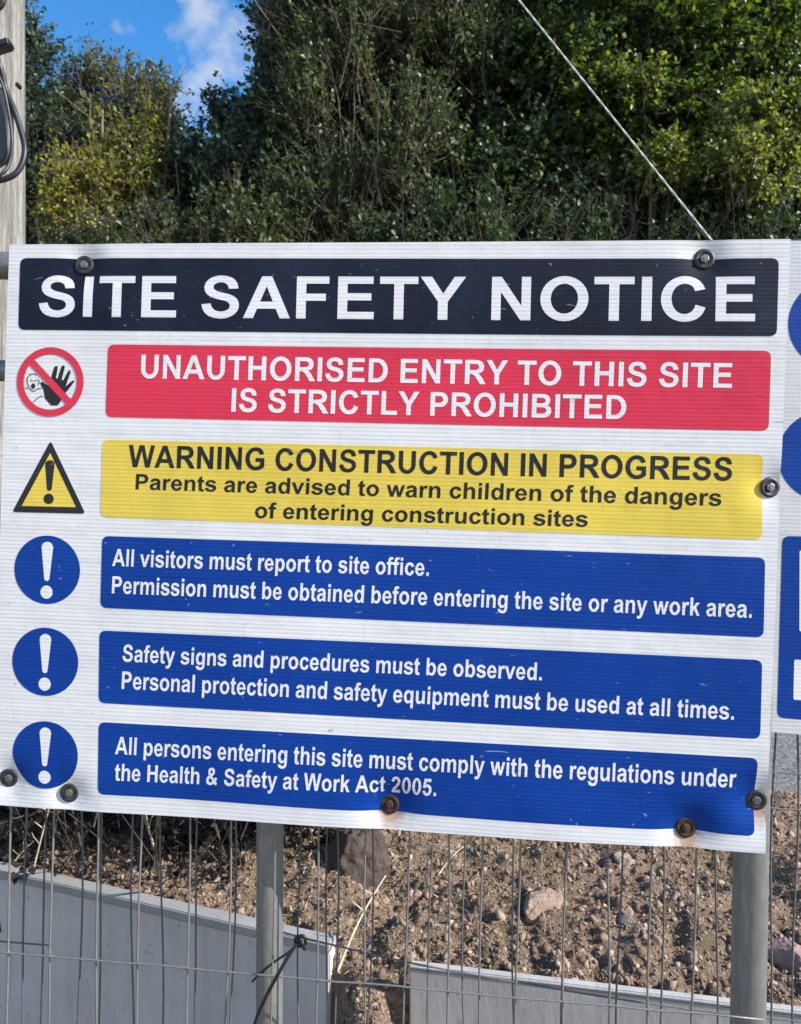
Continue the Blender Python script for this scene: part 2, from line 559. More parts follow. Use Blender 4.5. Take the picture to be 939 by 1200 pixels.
N = 60000
sx = rng.uniform(-1.7, 1.6, N); sy = line_y(sx) + 0.075 + rng.random(N) ** 1.2 * 1.3
m_gap = (sx > -0.16) & (sx < 0.01)
sy = np.where(m_gap, line_y(sx) - 0.55 + rng.random(N) * 1.4, sy)
extra = 700
sx = np.r_[sx, rng.uniform(-0.155, 0.0, extra)]; sy = np.r_[sy, 1.25 + rng.random(extra) * 0.9]
ok = ~((sx > 1.0) & (sy > 2.72))
sx, sy = sx[ok], sy[ok]
N = len(sx)
size = 0.0015 + 0.0032 * rng.random(N) + 0.011 * rng.random(N) ** 12
sz = ground_h(sx, sy) - size * 0.05
v0, f0 = rock_arrays(1)
v = np.repeat(v0[None], N, 0)
v = v * (1 + 0.95 * (rng.random((N, len(v0), 1)) - 0.5)) * (size[:, None, None] * rng.uniform(0.35, 1.6, (N, 1, 3)))
for _ in range(4):                           # broken faces, so that the stones are angular
    nr = unit(rng.normal(size=(N, 1, 3)))
    hh = size[:, None, None] * rng.uniform(0.3, 0.7, (N, 1, 1))
    v = v - np.maximum((v * nr).sum(-1, keepdims=True) - hh, 0) * nr
v = np.einsum('nij,nkj->nki', rand_rot(N), v) + np.stack([sx, sy, sz], -1)[:, None, :]
f = f0[None] + (np.arange(N) * len(v0))[:, None, None]
tag(mesh_np('gravel', v.reshape(-1, 3), f.reshape(-1, 3), M_STONE), 'loose small stones and clods scattered over the soil', None, kind='stuff')


def rock(px, py, Yd, s, c, label, squash=(1.2, 0.9, 0.75)):
    v, f = rock_arrays(5)
    r = np.random.default_rng(int(px))
    off = r.random(3) * 20
    d = 1 + 0.55 * (vnoise(v[:, 0] * 1.3 + off[0] + v[:, 2] * .7, v[:, 1] * 1.3 + off[1] + v[:, 2] * 0.9, 3) - 0.5) + 0.22 * (vnoise(v[:, 0] * 4 + v[:, 2] * 3 + off[2], v[:, 1] * 4 - v[:, 2] * 2, 5) - 0.5)
    v = v * d[:, None]
    for k in range(9):                       # chipped faces
        nrm = r.normal(size=3); nrm /= np.linalg.norm(nrm)
        h = 0.62 + 0.22 * r.random()
        dd = np.maximum(v @ nrm - h, 0) * (0.85 + 0.15 * r.random())
        v = v - dd[:, None] * nrm * 0.9
    v = v * (1 + 0.10 * (vnoise(v[:, 0] * 9 + v[:, 2] * 5, v[:, 1] * 9 - v[:, 2] * 7, 8) - 0.5) + 0.07 * (vnoise(v[:, 0] * 21 + v[:, 2] * 13, v[:, 1] * 21 - v[:, 2] * 17, 12) - 0.5))[:, None]
    v = v * np.array(squash) * s
    p = at(px, py, Yd)
    z = float(ground_h(np.array([p.x]), np.array([p.y]))[0])
    B = MatB('rock_' + str(int(px)), 0.9)
    a = B.noise(14, 5, 0.65); b = B.noise(70, 4, 0.7)
    col = B.ramp(a, [(0.3, tuple(q * 0.6 for q in c)), (0.55, c), (0.75, tuple(q * 1.25 for q in c))])
    col = B.mix(B.math('MULTIPLY', B.ramp(b, [(0.5, 0.0), (0.7, 1.0)]), 0.45), col, (0.13, 0.09, 0.065))
    n1 = B.bump(a, 0.7, 0.02); B.bump(b, 1.0, 0.010, n1)
    o = mesh_np('rock', v, f, B.color(col), smooth=False)
    o.location = (p.x, p.y, z - s * 0.18)
    o.rotation_euler = (0, 0, r.random() * 6)
    return tag(o, label, 'rock', 'larger rocks lying in the soil')


rock(640, 1060, 2.06, 0.062, (0.36, 0.25, 0.185), 'largest pinkish tan rock lying in the soil mid-way between the two fence posts')
rock(922, 1108, 1.88, 0.07, (0.36, 0.24, 0.22), 'reddish pink rock on the soil to the right of the right fence post')
rock(418, 985, 2.3, 0.15, (0.085, 0.062, 0.048), 'large dark brown boulder below the sign just right of the left fence post', (0.75, 0.8, 1.0))
rock(733, 1012, 2.3, 0.035, (0.42, 0.33, 0.25), 'small pale tan rock below the rusty bolt near sign bottom edge')
rock(735, 1078, 1.98, 0.024, (0.22, 0.20, 0.185), 'small grey rock in the soil above the right concrete panel')

# dry grass and moss blades
def blades(name, bx, by, ln, wid, mat, label, lean=0.7, zoff=0.0):
    n = len(bx)
    bz = ground_h(bx, by) - 0.004 + zoff
    az = rng.uniform(0, 2 * math.pi, n); tilt = rng.normal(1.15, lean * 0.4, n)
    d = np.stack([np.cos(az) * np.sin(tilt), np.sin(az) * np.sin(tilt), np.abs(np.cos(tilt)) + 0.05], -1)
    side = np.cross(d, rng.normal(size=(n, 3))); side /= np.linalg.norm(side, axis=1)[:, None]
    p0 = np.stack([bx, by, bz], -1)
    bend = rng.normal(0, 0.25, (n, 3)) * ln[:, None]; bend[:, 2] -= 0.25 * ln
    p1 = p0 + d * ln[:, None] * 0.55
    p2 = p0 + d * ln[:, None] + bend
    w = wid[:, None] * side
    v = np.stack([p0 - w, p0 + w, p1 + w * 0.8, p1 - w * 0.8, p2 + w * 0.15, p2 - w * 0.15], 1)
    f = np.array([[0, 1, 2, 3], [3, 2, 4, 5]])[None] + (np.arange(n) * 6)[:, None, None]
    return tag(mesh_np(name, v.reshape(-1, 3), f.reshape(-1, 4), mat), label, None, kind='stuff')


B = MatB('straw', 0.8)
g = B.n('ShaderNodeNewGeometry')
M_STRAW = B.color(B.ramp(g.outputs['Random Per Island'], [(0.0, (0.15, 0.105, 0.055)), (0.4, (0.31, 0.235, 0.13)), (0.72, (0.54, 0.45, 0.29)), (0.8, (0.15, 0.155, 0.05)), (1.0, (0.24, 0.23, 0.09))]))
N = 60000
bx = rng.uniform(-1.6, 1.5, N); by = line_y(bx) + 0.07 + rng.random(N) * 1.0
keep = vnoise(bx * 3.1, by * 3.1, 21) + 0.25 * np.exp(-((bx + 0.15) / 0.3) ** 2) + 0.12 * (bx < 0) > 0.52
keep &= ~((bx > 1.0) & (by > 2.7))
bx, by = bx[keep], by[keep]
ex = rng.uniform(-0.16, 0.02, 1100); ey = 1.3 + rng.random(1100) * 0.85
bx, by = np.r_[bx, ex], np.r_[by, ey]
N = len(bx)
blades('dry_grass', bx, by, 0.008 + 0.03 * rng.random(N) ** 1.7, rng.uniform(0.0005, 0.0013, N), M_STRAW, 'thin dry straw-coloured grass growing over the soil')

M_STALK = simple_mat('dry_stalk', (0.55, 0.46, 0.33), 0.7)


def stalk(pts, r, label):
    bm = bmesh.new()
    sp = smoothline(pts, 6)
    rs = [r * (1 - 0.6 * i / (len(sp) - 1)) for i in range(len(sp))]
    tube(bm, sp, rs, 6)
    base = Vector(pts[0])
    for k in range(3):                       # small broken side shoots
        i = int(len(sp) * (0.45 + 0.15 * k))
        dvec = Vector((random.uniform(-1, 1), random.uniform(-0.5, 0.5), random.uniform(0.4, 1))).normalized()
        tube(bm, [sp[i], sp[i] + dvec * 0.03, sp[i] + dvec * 0.055 + Vector((0.008, 0, -0.004))], [r * 0.5, r * 0.35, r * 0.15], 5)
    return tag(mesh_bm('dry_stalk', bm, M_STALK, smooth=True), label, 'dry stalk', 'pale dead plant stalks')


def gp(px, py, Yd, dz=0.0):
    p = at(px, py, Yd)
    p.z += dz
    return p


stalk([gp(38, 1024, 2.21), gp(44, 1000, 2.2), gp(53, 965, 2.19), gp(64, 925, 2.18)], 0.003, 'upright pale dead stalk at far left between the fence wires')
stalk([gp(15, 1012, 2.3), gp(25, 1000, 2.3), gp(40, 985, 2.3)], 0.0024, 'short slanting pale stalk at far left beside the upright stalk')
stalk([gp(395, 1140, 1.82), gp(412, 1098, 1.86), gp(430, 1062, 1.9), gp(452, 1026, 1.95)], 0.0042, 'long pale dead stalk leaning in the gap between the concrete panels')
stalk([gp(514, 1025, 2.15), gp(526, 1008, 2.17), gp(543, 992, 2.2)], 0.003, 'thin pale twig leaning under the middle of the sign')
stalk([gp(183, 1000, 2.25), gp(176, 975, 2.25), gp(168, 940, 2.25)], 0.003, 'thin pale stalk in the shade below the last blue panel')


# ------------------------------------------------------------ mesh fence
M_GALV = metal_mat('galvanised_tube', (0.28, 0.29, 0.285), 0.42, 0.55)
M_WIRE = metal_mat('galvanised_wire', (0.27, 0.26, 0.25), 0.5, 0.5)
M_WIRE2 = metal_mat('dull_wire', (0.17, 0.165, 0.16), 0.6, 0.4)


def fence_root(name, label, group):
    o = link(bpy.data.objects.new(name, None))
    o.matrix_world = PLANE
    return tag(o, label, 'fence panel', group)


WIRE_OFF = 0.022
POST_OFF = 0.075
fa = fence_root('fence_panel', 'steel mesh fence panel with round posts, carrying the large safety notice', 'mesh fence panels')
bm = bmesh.new()
xA = [-148, -95, -43, 10, 61, 115, 167, 218, 271, 327, 377, 431, 477, 523, 567, 611, 662, 714, 762, 818]


def wire(bm, xt, yt, xb, yb, off, r, amp):
    a = pl3(xt, yt, off); b = pl3(xb, yb, off)
    n = 26; ph = random.random() * 6; ph2 = random.random() * 6
    pts = []
    for i in range(n + 1):
        t = i / n
        p = a.lerp(b, t)
        p.x += amp * (math.sin(ph + t * 9) + 0.6 * math.sin(ph2 + t * 21))
        p.y += 0.6 * amp * math.sin(ph2 + t * 7)
        pts.append(p)
    tube(bm, pts, r, 6)


for x in xA:
    wire(bm, x + 10 + random.uniform(-5, 5), 300, x - 8 + random.uniform(-4, 4), 1500, WIRE_OFF, 0.00175, 0.0024)
for (ya, yb) in ((1115, 1194), (1420, 1525)):
    pts = [pl3(-180 + (1075) * i / 30, ya + (yb - ya) * (i / 30 * 1075 - 180) / 890, WIRE_OFF - 0.0028) for i in range(31)]
    for p in pts: p.z += random.uniform(-0.0012, 0.0012)
    tube(bm, pts, 0.0015, 6)
for x in xA:                                  # weld beads where the wires cross
    yj = 1115 + 79 * x / 890
    c = pl3(x, yj, WIRE_OFF - 0.0015)
    bmesh.ops.create_icosphere(bm, subdivisions=1, radius=0.0024, matrix=Matrix.Translation(c))
mesh_bm('wire_mesh', bm, M_WIRE, fa, True)


def post(xt, yt, xb, yb, r, parent, name='post'):
    a = pl3(xt, yt, POST_OFF); b = pl3(xb, yb, POST_OFF)
    d = b - a
    zb = PINV @ Vector((0, 1.2, 0.02))
    k = (zb.z - a.z) / d.z
    bm = bmesh.new()
    pts = [a + d * k * i / 12 for i in range(13)]
    tube(bm, pts, r, 32)
    o = mesh_bm(name, bm, M_GALV, parent, True)
    return o


rl = 0.0155 * (1.0)
post(318.8, 305, 316.0, 1200, 0.0222, fa)
post(893, 305, 876.5, 1195, 0.0262, fa)
for (xa, ya, xb, yb, r) in ((-170, 310, 893, 318, 0.023), (-170, 431, 893, 452, 0.018)):
    bm = bmesh.new()
    a = pl3(xa, ya, POST_OFF); b = pl3(xb, yb, POST_OFF)
    tube(bm, [a.lerp(b, i / 10) for i in range(11)], r, 28)
    mesh_bm('rail', bm, M_GALV, fa, True)

fb = fence_root('fence_panel', 'darker overlapping steel mesh fence panel with a bent cross wire, behind the first', 'mesh fence panels')
bm = bmesh.new()
OFF_B = 0.145
xB = [-90, -30, 21, 57, 90, 122, 160, 197, 236, 276, 349, 385, 399, 437, 503, 546, 603, 672, 724, 779, 842, 906, 931, 985, 1040, 1095]
for x in xB:
    wire(bm, x + random.uniform(-4, 12), 300, x + random.uniform(-14, 6), 1500, OFF_B, 0.0017, 0.0042)
for pts in ([(300, 1084), (352, 1098), (410, 1112), (470, 1126), (570, 1145), (720, 1170), (850, 1188), (960, 1199), (1100, 1212)],
            [(840, 899), (905, 905), (960, 909), (1100, 920)], [(840, 941), (905, 947), (960, 951), (1100, 962)],
            [(840, 470), (1100, 478)], [(-100, 1095), (60, 1108)], ):
    P3 = [pl3(x, y, OFF_B - 0.0028) for (x, y) in pts]
    tube(bm, smoothline(P3, 5), 0.0015, 6)
mesh_bm('wire_mesh', bm, M_WIRE2, fb, True)
bm = bmesh.new()
a = pl3(860, 296, OFF_B + 0.03); b = pl3(1300, 300, OFF_B + 0.03)
tube(bm, [a.lerp(b, i / 8) for i in range(9)], 0.021, 24)
mesh_bm('rail', bm, M_GALV, fb, True)
a = pl3(1120, 296, OFF_B + 0.03); zb = PINV @ Vector((0.9, 1.2, 0.02))
bm = bmesh.new()
tube(bm, [a, Vector((a.x, a.y, zb.z))], 0.021, 24)
mesh_bm('post', bm, M_GALV, fb, True)

M_CORD = simple_mat('black_cord', (0.012, 0.012, 0.014), 0.45)
bm = bmesh.new()
k0 = pl3(352, 1103, 0.016)
tube(bm, smoothline([k0, pl3(343, 1113, 0.008), pl3(328, 1138, 0.0), pl3(312, 1168, 0.0), pl3(300, 1196, 0.004), pl3(290, 1235, 0.012), pl3(286, 1300, 0.02)], 8), 0.0029, 8)
tube(bm, smoothline([k0, pl3(338, 1116, 0.02), pl3(322, 1127, 0.03), pl3(306, 1140, 0.05), pl3(296, 1150, 0.09)], 6), 0.0019, 8)
tube(bm, smoothline([pl3(347, 1098, 0.014), pl3(356, 1097, 0.012), pl3(358, 1106, 0.016), pl3(349, 1108, 0.026), pl3(346, 1100, 0.018), pl3(354, 1104, 0.010), pl3(357, 1113, 0.012)], 6), 0.0026, 8)
o = mesh_bm('black_cord', bm, M_CORD, smooth=True)
o.matrix_world = PLANE
tag(o, 'black cord knotted to the mesh beside the left fence post, hanging down', 'cord')


# ------------------------------------------------------------ lettering: outlines of a bold grotesque, drawn by hand
# l line, h curve leaving horizontally, v curve leaving vertically, q quadratic; m new contour; | next piece
GL = {
'A': (722, 'm 718 0 l 561 0 l 498 163 l 212 163 l 153 0 l 0 0 l 279 716 l 432 716 m 452 284 l 353 549 l 257 284'),
'B': (722, 'm 73 0 l 73 716 l 395 716 h 636 540 v 530 377 h 676 205 v 420 0 m 218 597 l 218 431 l 375 431 h 491 515 v 370 597 m 218 312 l 218 121 l 400 121 h 524 217 v 395 312'),
'C': (722, 'm 531 263 l 671 219 q 612 -12 373 -12 h 47 354 v 383 728 q 600 728 664 517 l 521 483 q 495 604 376 604 h 195 369 v 373 112 q 498 112 531 263'),
'D': (722, 'm 73 0 l 73 716 l 337 716 h 675 352 v 345 0 m 218 595 l 218 121 l 325 121 h 525 357 v 320 595'),
'E': (667, 'm 73 0 l 73 716 l 604 716 l 604 595 l 218 595 l 218 436 l 577 436 l 577 315 l 218 315 l 218 121 l 618 121 l 618 0'),
'F': (611, 'm 74 0 l 74 716 l 565 716 l 565 595 l 219 595 l 219 425 l 518 425 l 518 304 l 219 304 l 219 0'),
'G': (778, 'm 404 263 l 404 384 l 715 384 l 715 99 q 580 -12 410 -12 h 48 362 v 405 728 q 640 728 696 513 l 552 486 q 518 604 404 604 h 198 367 v 406 110 q 490 110 569 171 l 569 263'),
'H': (722, 'm 73 0 l 73 716 l 218 716 l 218 434 l 501 434 l 501 716 l 646 716 l 646 0 l 501 0 l 501 313 l 218 313 l 218 0'),
'I': (278, 'm 68 0 l 68 716 l 213 716 l 213 0'),
'L': (611, 'm 76 0 l 76 716 l 221 716 l 221 121 l 581 121 l 581 0'),
'N': (722, 'm 74 0 l 74 716 l 215 716 l 508 238 l 508 716 l 642 716 l 642 0 l 497 0 l 208 467 l 208 0'),
'O': (778, 'm 43 354 v 388 728 h 734 357 v 388 -12 h 43 354 m 193 358 v 388 112 h 585 359 v 388 604 h 193 358'),
'P': (667, 'm 73 0 l 73 716 l 390 716 h 622 494 v 390 270 l 218 270 l 218 0 m 218 595 l 218 391 l 355 391 h 472 493 v 350 595'),
'R': (722, 'm 73 0 l 73 716 l 420 716 h 659 515 q 659 340 476 314 q 560 265 614 175 l 718 0 l 545 0 l 421 185 q 345 299 260 299 l 218 299 l 218 0 m 218 595 l 218 413 l 370 413 h 508 506 v 375 595'),
'S': (667, 'm 36 233 q 62 -12 336 -12 h 615 213 q 615 350 480 398 q 420 420 310 447 q 215 475 215 532 v 329 612 q 440 612 453 500 l 600 506 q 590 728 331 728 h 74 524 q 74 395 215 345 q 265 325 385 298 q 474 275 474 203 v 336 109 q 200 109 177 247'),
'T': (611, 'm 234 0 l 234 595 l 21 595 l 21 716 l 590 716 l 590 595 l 378 595 l 378 0'),
'U': (722, 'm 72 716 l 217 716 l 217 265 v 361 112 h 503 265 l 503 716 l 648 716 l 648 285 v 361 -12 h 72 285'),
'W': (944, 'm 172 0 l 1 716 l 149 716 l 257 224 l 388 716 l 560 716 l 686 216 l 796 716 l 942 716 l 768 0 l 614 0 l 471 537 l 328 0'),
'Y': (667, 'm 261 0 l 261 301 l -1 716 l 168 716 l 336 434 l 501 716 l 667 716 l 405 300 l 405 0'),
'a': (556, 'm 174 361 l 50 383 q 80 531 286 531 h 494 370 l 493 205 q 493 60 522 0 l 386 0 q 378 14 370 55 q 300 -12 204 -12 h 36 148 q 36 250 125 285 q 180 308 357 338 l 357 352 q 357 424 270 424 q 195 424 174 361 m 357 247 q 300 230 235 216 q 173 200 173 150 v 245 81 q 320 81 345 142 q 357 165 357 247'),
'b': (611, 'm 66 0 l 66 716 l 203 716 l 203 458 q 266 531 353 531 h 565 264 v 350 -12 q 250 -12 193 76 l 193 0 m 202 271 v 309 92 h 425 254 v 312 426 h 202 271'),
'c': (556, 'm 524 365 q 490 531 286 531 h 43 260 v 285 -12 q 492 -12 529 186 l 395 209 q 378 99 288 99 h 183 266 v 286 420 q 372 420 389 341'),
'd': (611, 'm 547 0 l 547 716 l 410 716 l 410 458 q 347 531 259 531 h 46 262 v 261 -12 q 361 -12 420 76 l 420 0 m 186 269 v 298 92 h 411 258 v 299 426 h 186 269'),
'e': (556, 'm 372 165 l 509 142 q 463 -12 281 -12 h 34 256 v 273 531 h 516 250 l 516 217 l 173 217 q 176 93 286 93 q 350 93 372 165 m 380 301 v 277 428 h 175 301'),
'f': (333, 'm 12 519 l 88 519 l 88 558 q 88 728 228 728 q 300 728 350 713 l 332 617 q 295 626 270 626 q 225 626 225 560 l 225 519 l 328 519 l 328 411 l 225 411 l 225 0 l 88 0 l 88 411 l 12 411'),
'g': (611, 'm 59 -34 l 216 -53 q 222 -108 298 -108 q 408 -108 408 0 l 408 76 q 345 0 250 0 h 45 258 v 257 531 q 355 531 417 445 l 417 519 l 546 519 l 546 53 q 546 -215 299 -215 q 59 -215 59 -34 m 186 267 v 297 105 h 411 261 v 298 426 h 186 267'),
'h': (611, 'm 209 716 l 209 453 q 275 531 367 531 h 546 350 l 546 0 l 409 0 l 409 300 q 409 426 322 426 q 209 426 209 260 l 209 0 l 72 0 l 72 716'),
'i': (278, 'm 72 0 l 72 519 l 209 519 l 209 0 | m 72 589 l 72 716 l 209 716 l 209 589'),
'k': (556, 'm 67 0 l 67 716 l 204 716 l 204 336 l 365 519 l 533 519 l 356 330 l 546 0 l 398 0 l 268 233 l 204 166 l 204 0'),
'l': (278, 'm 72 0 l 72 716 l 209 716 l 209 0'),
'm': (889, 'm 61 519 l 187 519 l 187 448 q 255 531 349 531 q 450 531 493 448 q 560 531 656 531 q 826 531 826 345 l 826 0 l 689 0 l 689 305 q 689 426 612 426 q 513 426 513 265 l 513 0 l 376 0 l 376 312 q 376 426 301 426 q 198 426 198 270 l 198 0 l 61 0'),
'n': (611, 'm 543 0 l 406 0 l 406 265 q 406 426 322 426 q 204 426 204 235 l 204 0 l 67 0 l 67 519 l 194 519 l 194 443 q 262 531 365 531 q 543 531 543 323'),
'o': (611, 'm 40 266 v 303 531 h 571 260 v 304 -12 h 40 266 m 181 260 v 305 99 h 430 261 v 305 420 h 181 260'),
'p': (611, 'm 68 519 l 196 519 l 196 443 q 250 531 352 531 h 567 263 v 351 -12 q 268 -12 205 63 l 205 -198 l 68 -198 m 204 268 v 314 96 h 427 259 v 311 424 h 204 268'),
'q': (611, 'm 543 519 l 415 519 l 415 443 q 361 531 259 531 h 44 263 v 260 -12 q 343 -12 406 63 l 406 -198 l 543 -198 m 407 268 v 297 96 h 184 259 v 300 424 h 407 268'),
'r': (389, 'm 203 0 l 66 0 l 66 519 l 193 519 l 193 445 q 240 531 312 531 q 358 531 399 507 l 357 387 q 323 409 294 409 q 203 409 203 200'),
's': (556, 'm 24 148 q 55 -12 280 -12 h 520 160 q 520 275 395 305 q 335 320 240 342 q 176 355 176 385 v 268 434 q 355 434 373 369 l 502 393 q 470 531 261 531 h 44 372 q 44 262 165 228 q 225 210 340 184 q 381 175 381 140 v 280 86 q 180 86 161 169'),
't': (333, 'm 309 519 l 309 410 l 216 410 l 216 201 q 216 97 250 97 q 275 97 307 109 l 319 3 q 272 -12 225 -12 q 79 -12 79 140 l 79 410 l 17 410 l 17 519 l 79 519 l 79 622 l 216 702 l 216 519'),
'u': (611, 'm 413 0 l 413 78 q 345 -12 241 -12 q 67 -12 67 190 l 67 519 l 204 519 l 204 240 q 204 93 288 93 q 405 93 405 280 l 405 519 l 542 519 l 542 0'),
'v': (556, 'm 214 0 l 5 519 l 149 519 l 278 168 l 407 519 l 548 519 l 342 0'),
'w': (778, 'm 168 0 l 4 519 l 137 519 l 234 179 l 323 519 l 455 519 l 541 179 l 640 519 l 775 519 l 609 0 l 477 0 l 388 332 l 300 0'),
'y': (556, 'm 7 519 l 153 519 l 277 151 l 398 519 l 540 519 l 340 -25 q 270 -215 140 -215 q 95 -215 56 -205 l 44 -98 q 75 -106 104 -106 q 185 -106 205 -1'),
'0': (556, 'm 40 358 v 278 719 h 516 353 v 278 -12 h 40 358 m 181 354 v 278 99 h 375 354 v 278 608 h 181 354'),
'2': (556, 'm 505 127 l 505 0 l 25 0 q 33 125 190 265 q 368 425 368 510 v 276 604 q 185 604 180 489 l 43 503 q 55 719 280 719 h 505 520 q 505 390 355 255 q 255 165 233 127'),
'5': (556, 'm 44 184 l 181 198 q 190 99 275 99 h 375 235 v 274 357 q 215 357 165 301 l 54 317 l 124 706 l 485 706 l 485 578 l 228 578 l 207 457 q 250 478 299 478 h 517 239 v 276 -12 q 70 -12 44 184'),
'&': (722, 'm 673 86 l 586 -23 q 525 10 470 64 q 395 -12 268 -12 q 43 -12 43 181 q 43 315 200 390 q 143 470 143 550 q 143 728 331 728 q 515 728 515 560 q 515 440 370 369 l 485 222 q 505 262 520 320 l 646 290 q 620 190 577 125 q 625 90 673 86 m 299 456 q 390 505 390 562 v 332 618 h 267 553 q 267 515 299 456 m 264 300 q 188 255 188 192 v 281 97 q 340 97 395 152'),
'.': (278, 'm 72 0 l 72 137 l 209 137 l 209 0'),
' ': (278, ''),
}


def glyph(ch):
    adv, src = GL[ch]
    pieces = []
    for part in src.split('|'):
        tk = part.split(); i = 0; cons = []
        while i < len(tk):
            c = tk[i]
            if c == 'q':
                cx_, cy_, x, y = map(float, tk[i + 1:i + 5]); i += 5
                x0, y0 = cons[-1][-1]
                for k in range(1, 6):
                    t = k / 5
                    cons[-1].append(((1 - t) ** 2 * x0 + 2 * t * (1 - t) * cx_ + t * t * x, (1 - t) ** 2 * y0 + 2 * t * (1 - t) * cy_ + t * t * y))
                continue
            x, y = float(tk[i + 1]), float(tk[i + 2]); i += 3
            if c == 'm': cons.append([(x, y)])
            elif c == 'l': cons[-1].append((x, y))
            else:
                x0, y0 = cons[-1][-1]; K = 0.56
                if c == 'h': b1 = (x0 + (x - x0) * K, y0); b2 = (x, y - (y - y0) * K)
                else: b1 = (x0, y0 + (y - y0) * K); b2 = (x - (x - x0) * K, y)
                for k in range(1, 8):
                    t = k / 7; s = 1 - t
                    cons[-1].append((s ** 3 * x0 + 3 * s * s * t * b1[0] + 3 * s * t * t * b2[0] + t ** 3 * x, s ** 3 * y0 + 3 * s * s * t * b1[1] + 3 * s * t * t * b2[1] + t ** 3 * y))
        for cc in cons:
            if len(cc) > 2 and abs(cc[0][0] - cc[-1][0]) < 1 and abs(cc[0][1] - cc[-1][1]) < 1: cc.pop()
        if cons: pieces.append(cons)
    return adv, pieces


def text_polys(txt, bl, br, capl, capr, track=0.0):
    """one line of lettering: baseline from bl to br (plane coordinates), cap tops capl above bl, capr above br"""
    x = 0; items = []
    for ch in txt:
        adv, pcs = glyph(ch)
        items.append((x, pcs)); x += adv + track
    xs = [px + ox for ox, pcs in items for cons in pcs for (px, py) in cons[0]]
    x0, x1 = min(xs), max(xs)
    polys = []
    for ox, pcs in items:
        for cons in pcs:
            out = []
            for con in cons:
                cc = []
                for (px, py) in con:
                    s = (px + ox - x0) / (x1 - x0); h = py / 716.0
                    bx_, by_ = bl[0] + (br[0] - bl[0]) * s, bl[1] + (br[1] - bl[1]) * s
                    ux, uy = (capl[0] - bl[0]) * (1 - s) + (capr[0] - br[0]) * s, (capl[1] - bl[1]) * (1 - s) + (capr[1] - br[1]) * s
                    cc.append((bx_ + ux * h, by_ + uy * h))
                out.append(cc)
            polys.append(out)
    return polys


# ------------------------------------------------------------ the safety sign
FIX = [(98, 310, 0), (827, 302, 0), (904, 571, 0), (889, 940, 1), (806, 973, 2), (456, 945, 2), (80, 930, 0), (8, 913, 0)]
FIXP = [pl(x, y) for x, y, k in FIX]
RUST_SPOTS[:] = [FIXP[4], FIXP[5], FIXP[3]]


def dent(u, w):
    """how far the board's face is pushed back (m) at a point: pulled in at the fixings, bulging between them"""
    d = 0.0035 * math.sin(u * 4.1 + 0.6) * math.sin(w * 3.3 + 1.1)
    for (a, b), (px, py, k) in zip(FIXP, FIX):
        r2 = (u - a) ** 2 + (w - b) ** 2
        s = 0.024 if k else 0.020
        d += (0.0115 if k else 0.0070) * math.exp(-r2 / (2 * s * s))
    d += 0.0018 * math.sin(u * 17) * math.exp(-((w + 0.42) / 0.07) ** 2)
    return d


CORN = [pl(12, 287), pl(927, 280), pl(897, 1000), pl(-8, 944)]


def bil(q, s, t):
    (a, b, c, d) = q
    return tuple((a[i] * (1 - s) + b[i] * s) * (1 - t) + (d[i] * (1 - s) + c[i] * s) * t for i in (0, 1))


def dent_normals(me, fn, n_front=None):
    e = 1e-3
    nr = []
    for v in me.vertices:
        u, w = v.co.x, v.co.z
        if n_front is not None and v.index >= n_front: nr.append(v.normal.copy()); continue
        nr.append(Vector(((fn(u + e, w) - fn(u - e, w)) / (2 * e), -1.0, (fn(u, w + e) - fn(u, w - e)) / (2 * e))).normalized())
    me.normals_split_custom_set_from_vertices(nr)


def flat_print(name, polys, mat, layer, parent, fn=dent, step=0.0115):
    """printed shape lying on a board: polygons with holes, cut fine enough to follow the board's dents"""
    bm = bmesh.new()
    for cons in polys:
        vl = [[Vector((p[0], p[1], 0)) for p in c] for c in cons]
        flat = [p for c in vl for p in c]
        vs = [bm.verts.new((p.x, 0, p.y)) for p in flat]
        for tri in tessellate_polygon(vl):
            a, b, c = (flat[i] for i in tri)
            if abs((b - a).cross(c - a).z) < 1e-12: continue
            try: bm.faces.new([vs[i] for i in tri])
            except ValueError: pass
    us = [v.co.x for v in bm.verts]; ws = [v.co.z for v in bm.verts]
    for ax, lo, hi in ((0, min(us), max(us)), (2, min(ws), max(ws))):
        k = math.floor(lo / step) + 1
        while k * step < hi:
            co = Vector((0, 0, 0)); no = Vector((0, 0, 0)); co[ax] = k * step + 1.3e-5; no[ax] = 1
            bmesh.ops.bisect_plane(bm, geom=list(bm.verts) + list(bm.edges) + list(bm.faces), dist=1e-7, plane_co=co, plane_no=no)
            k += 1
    for v in bm.verts: v.co.y = fn(v.co.x, v.co.z) - layer
    for f in bm.faces:
        f.normal_update()
        if f.normal.y > 0: f.normal_flip()
    me = bpy.data.meshes.new(name); bm.to_mesh(me); bm.free()
    for p in me.polygons: p.use_smooth = True
    dent_normals(me, fn)
    me.materials.append(mat)
    return link(bpy.data.objects.new(name, me), parent)


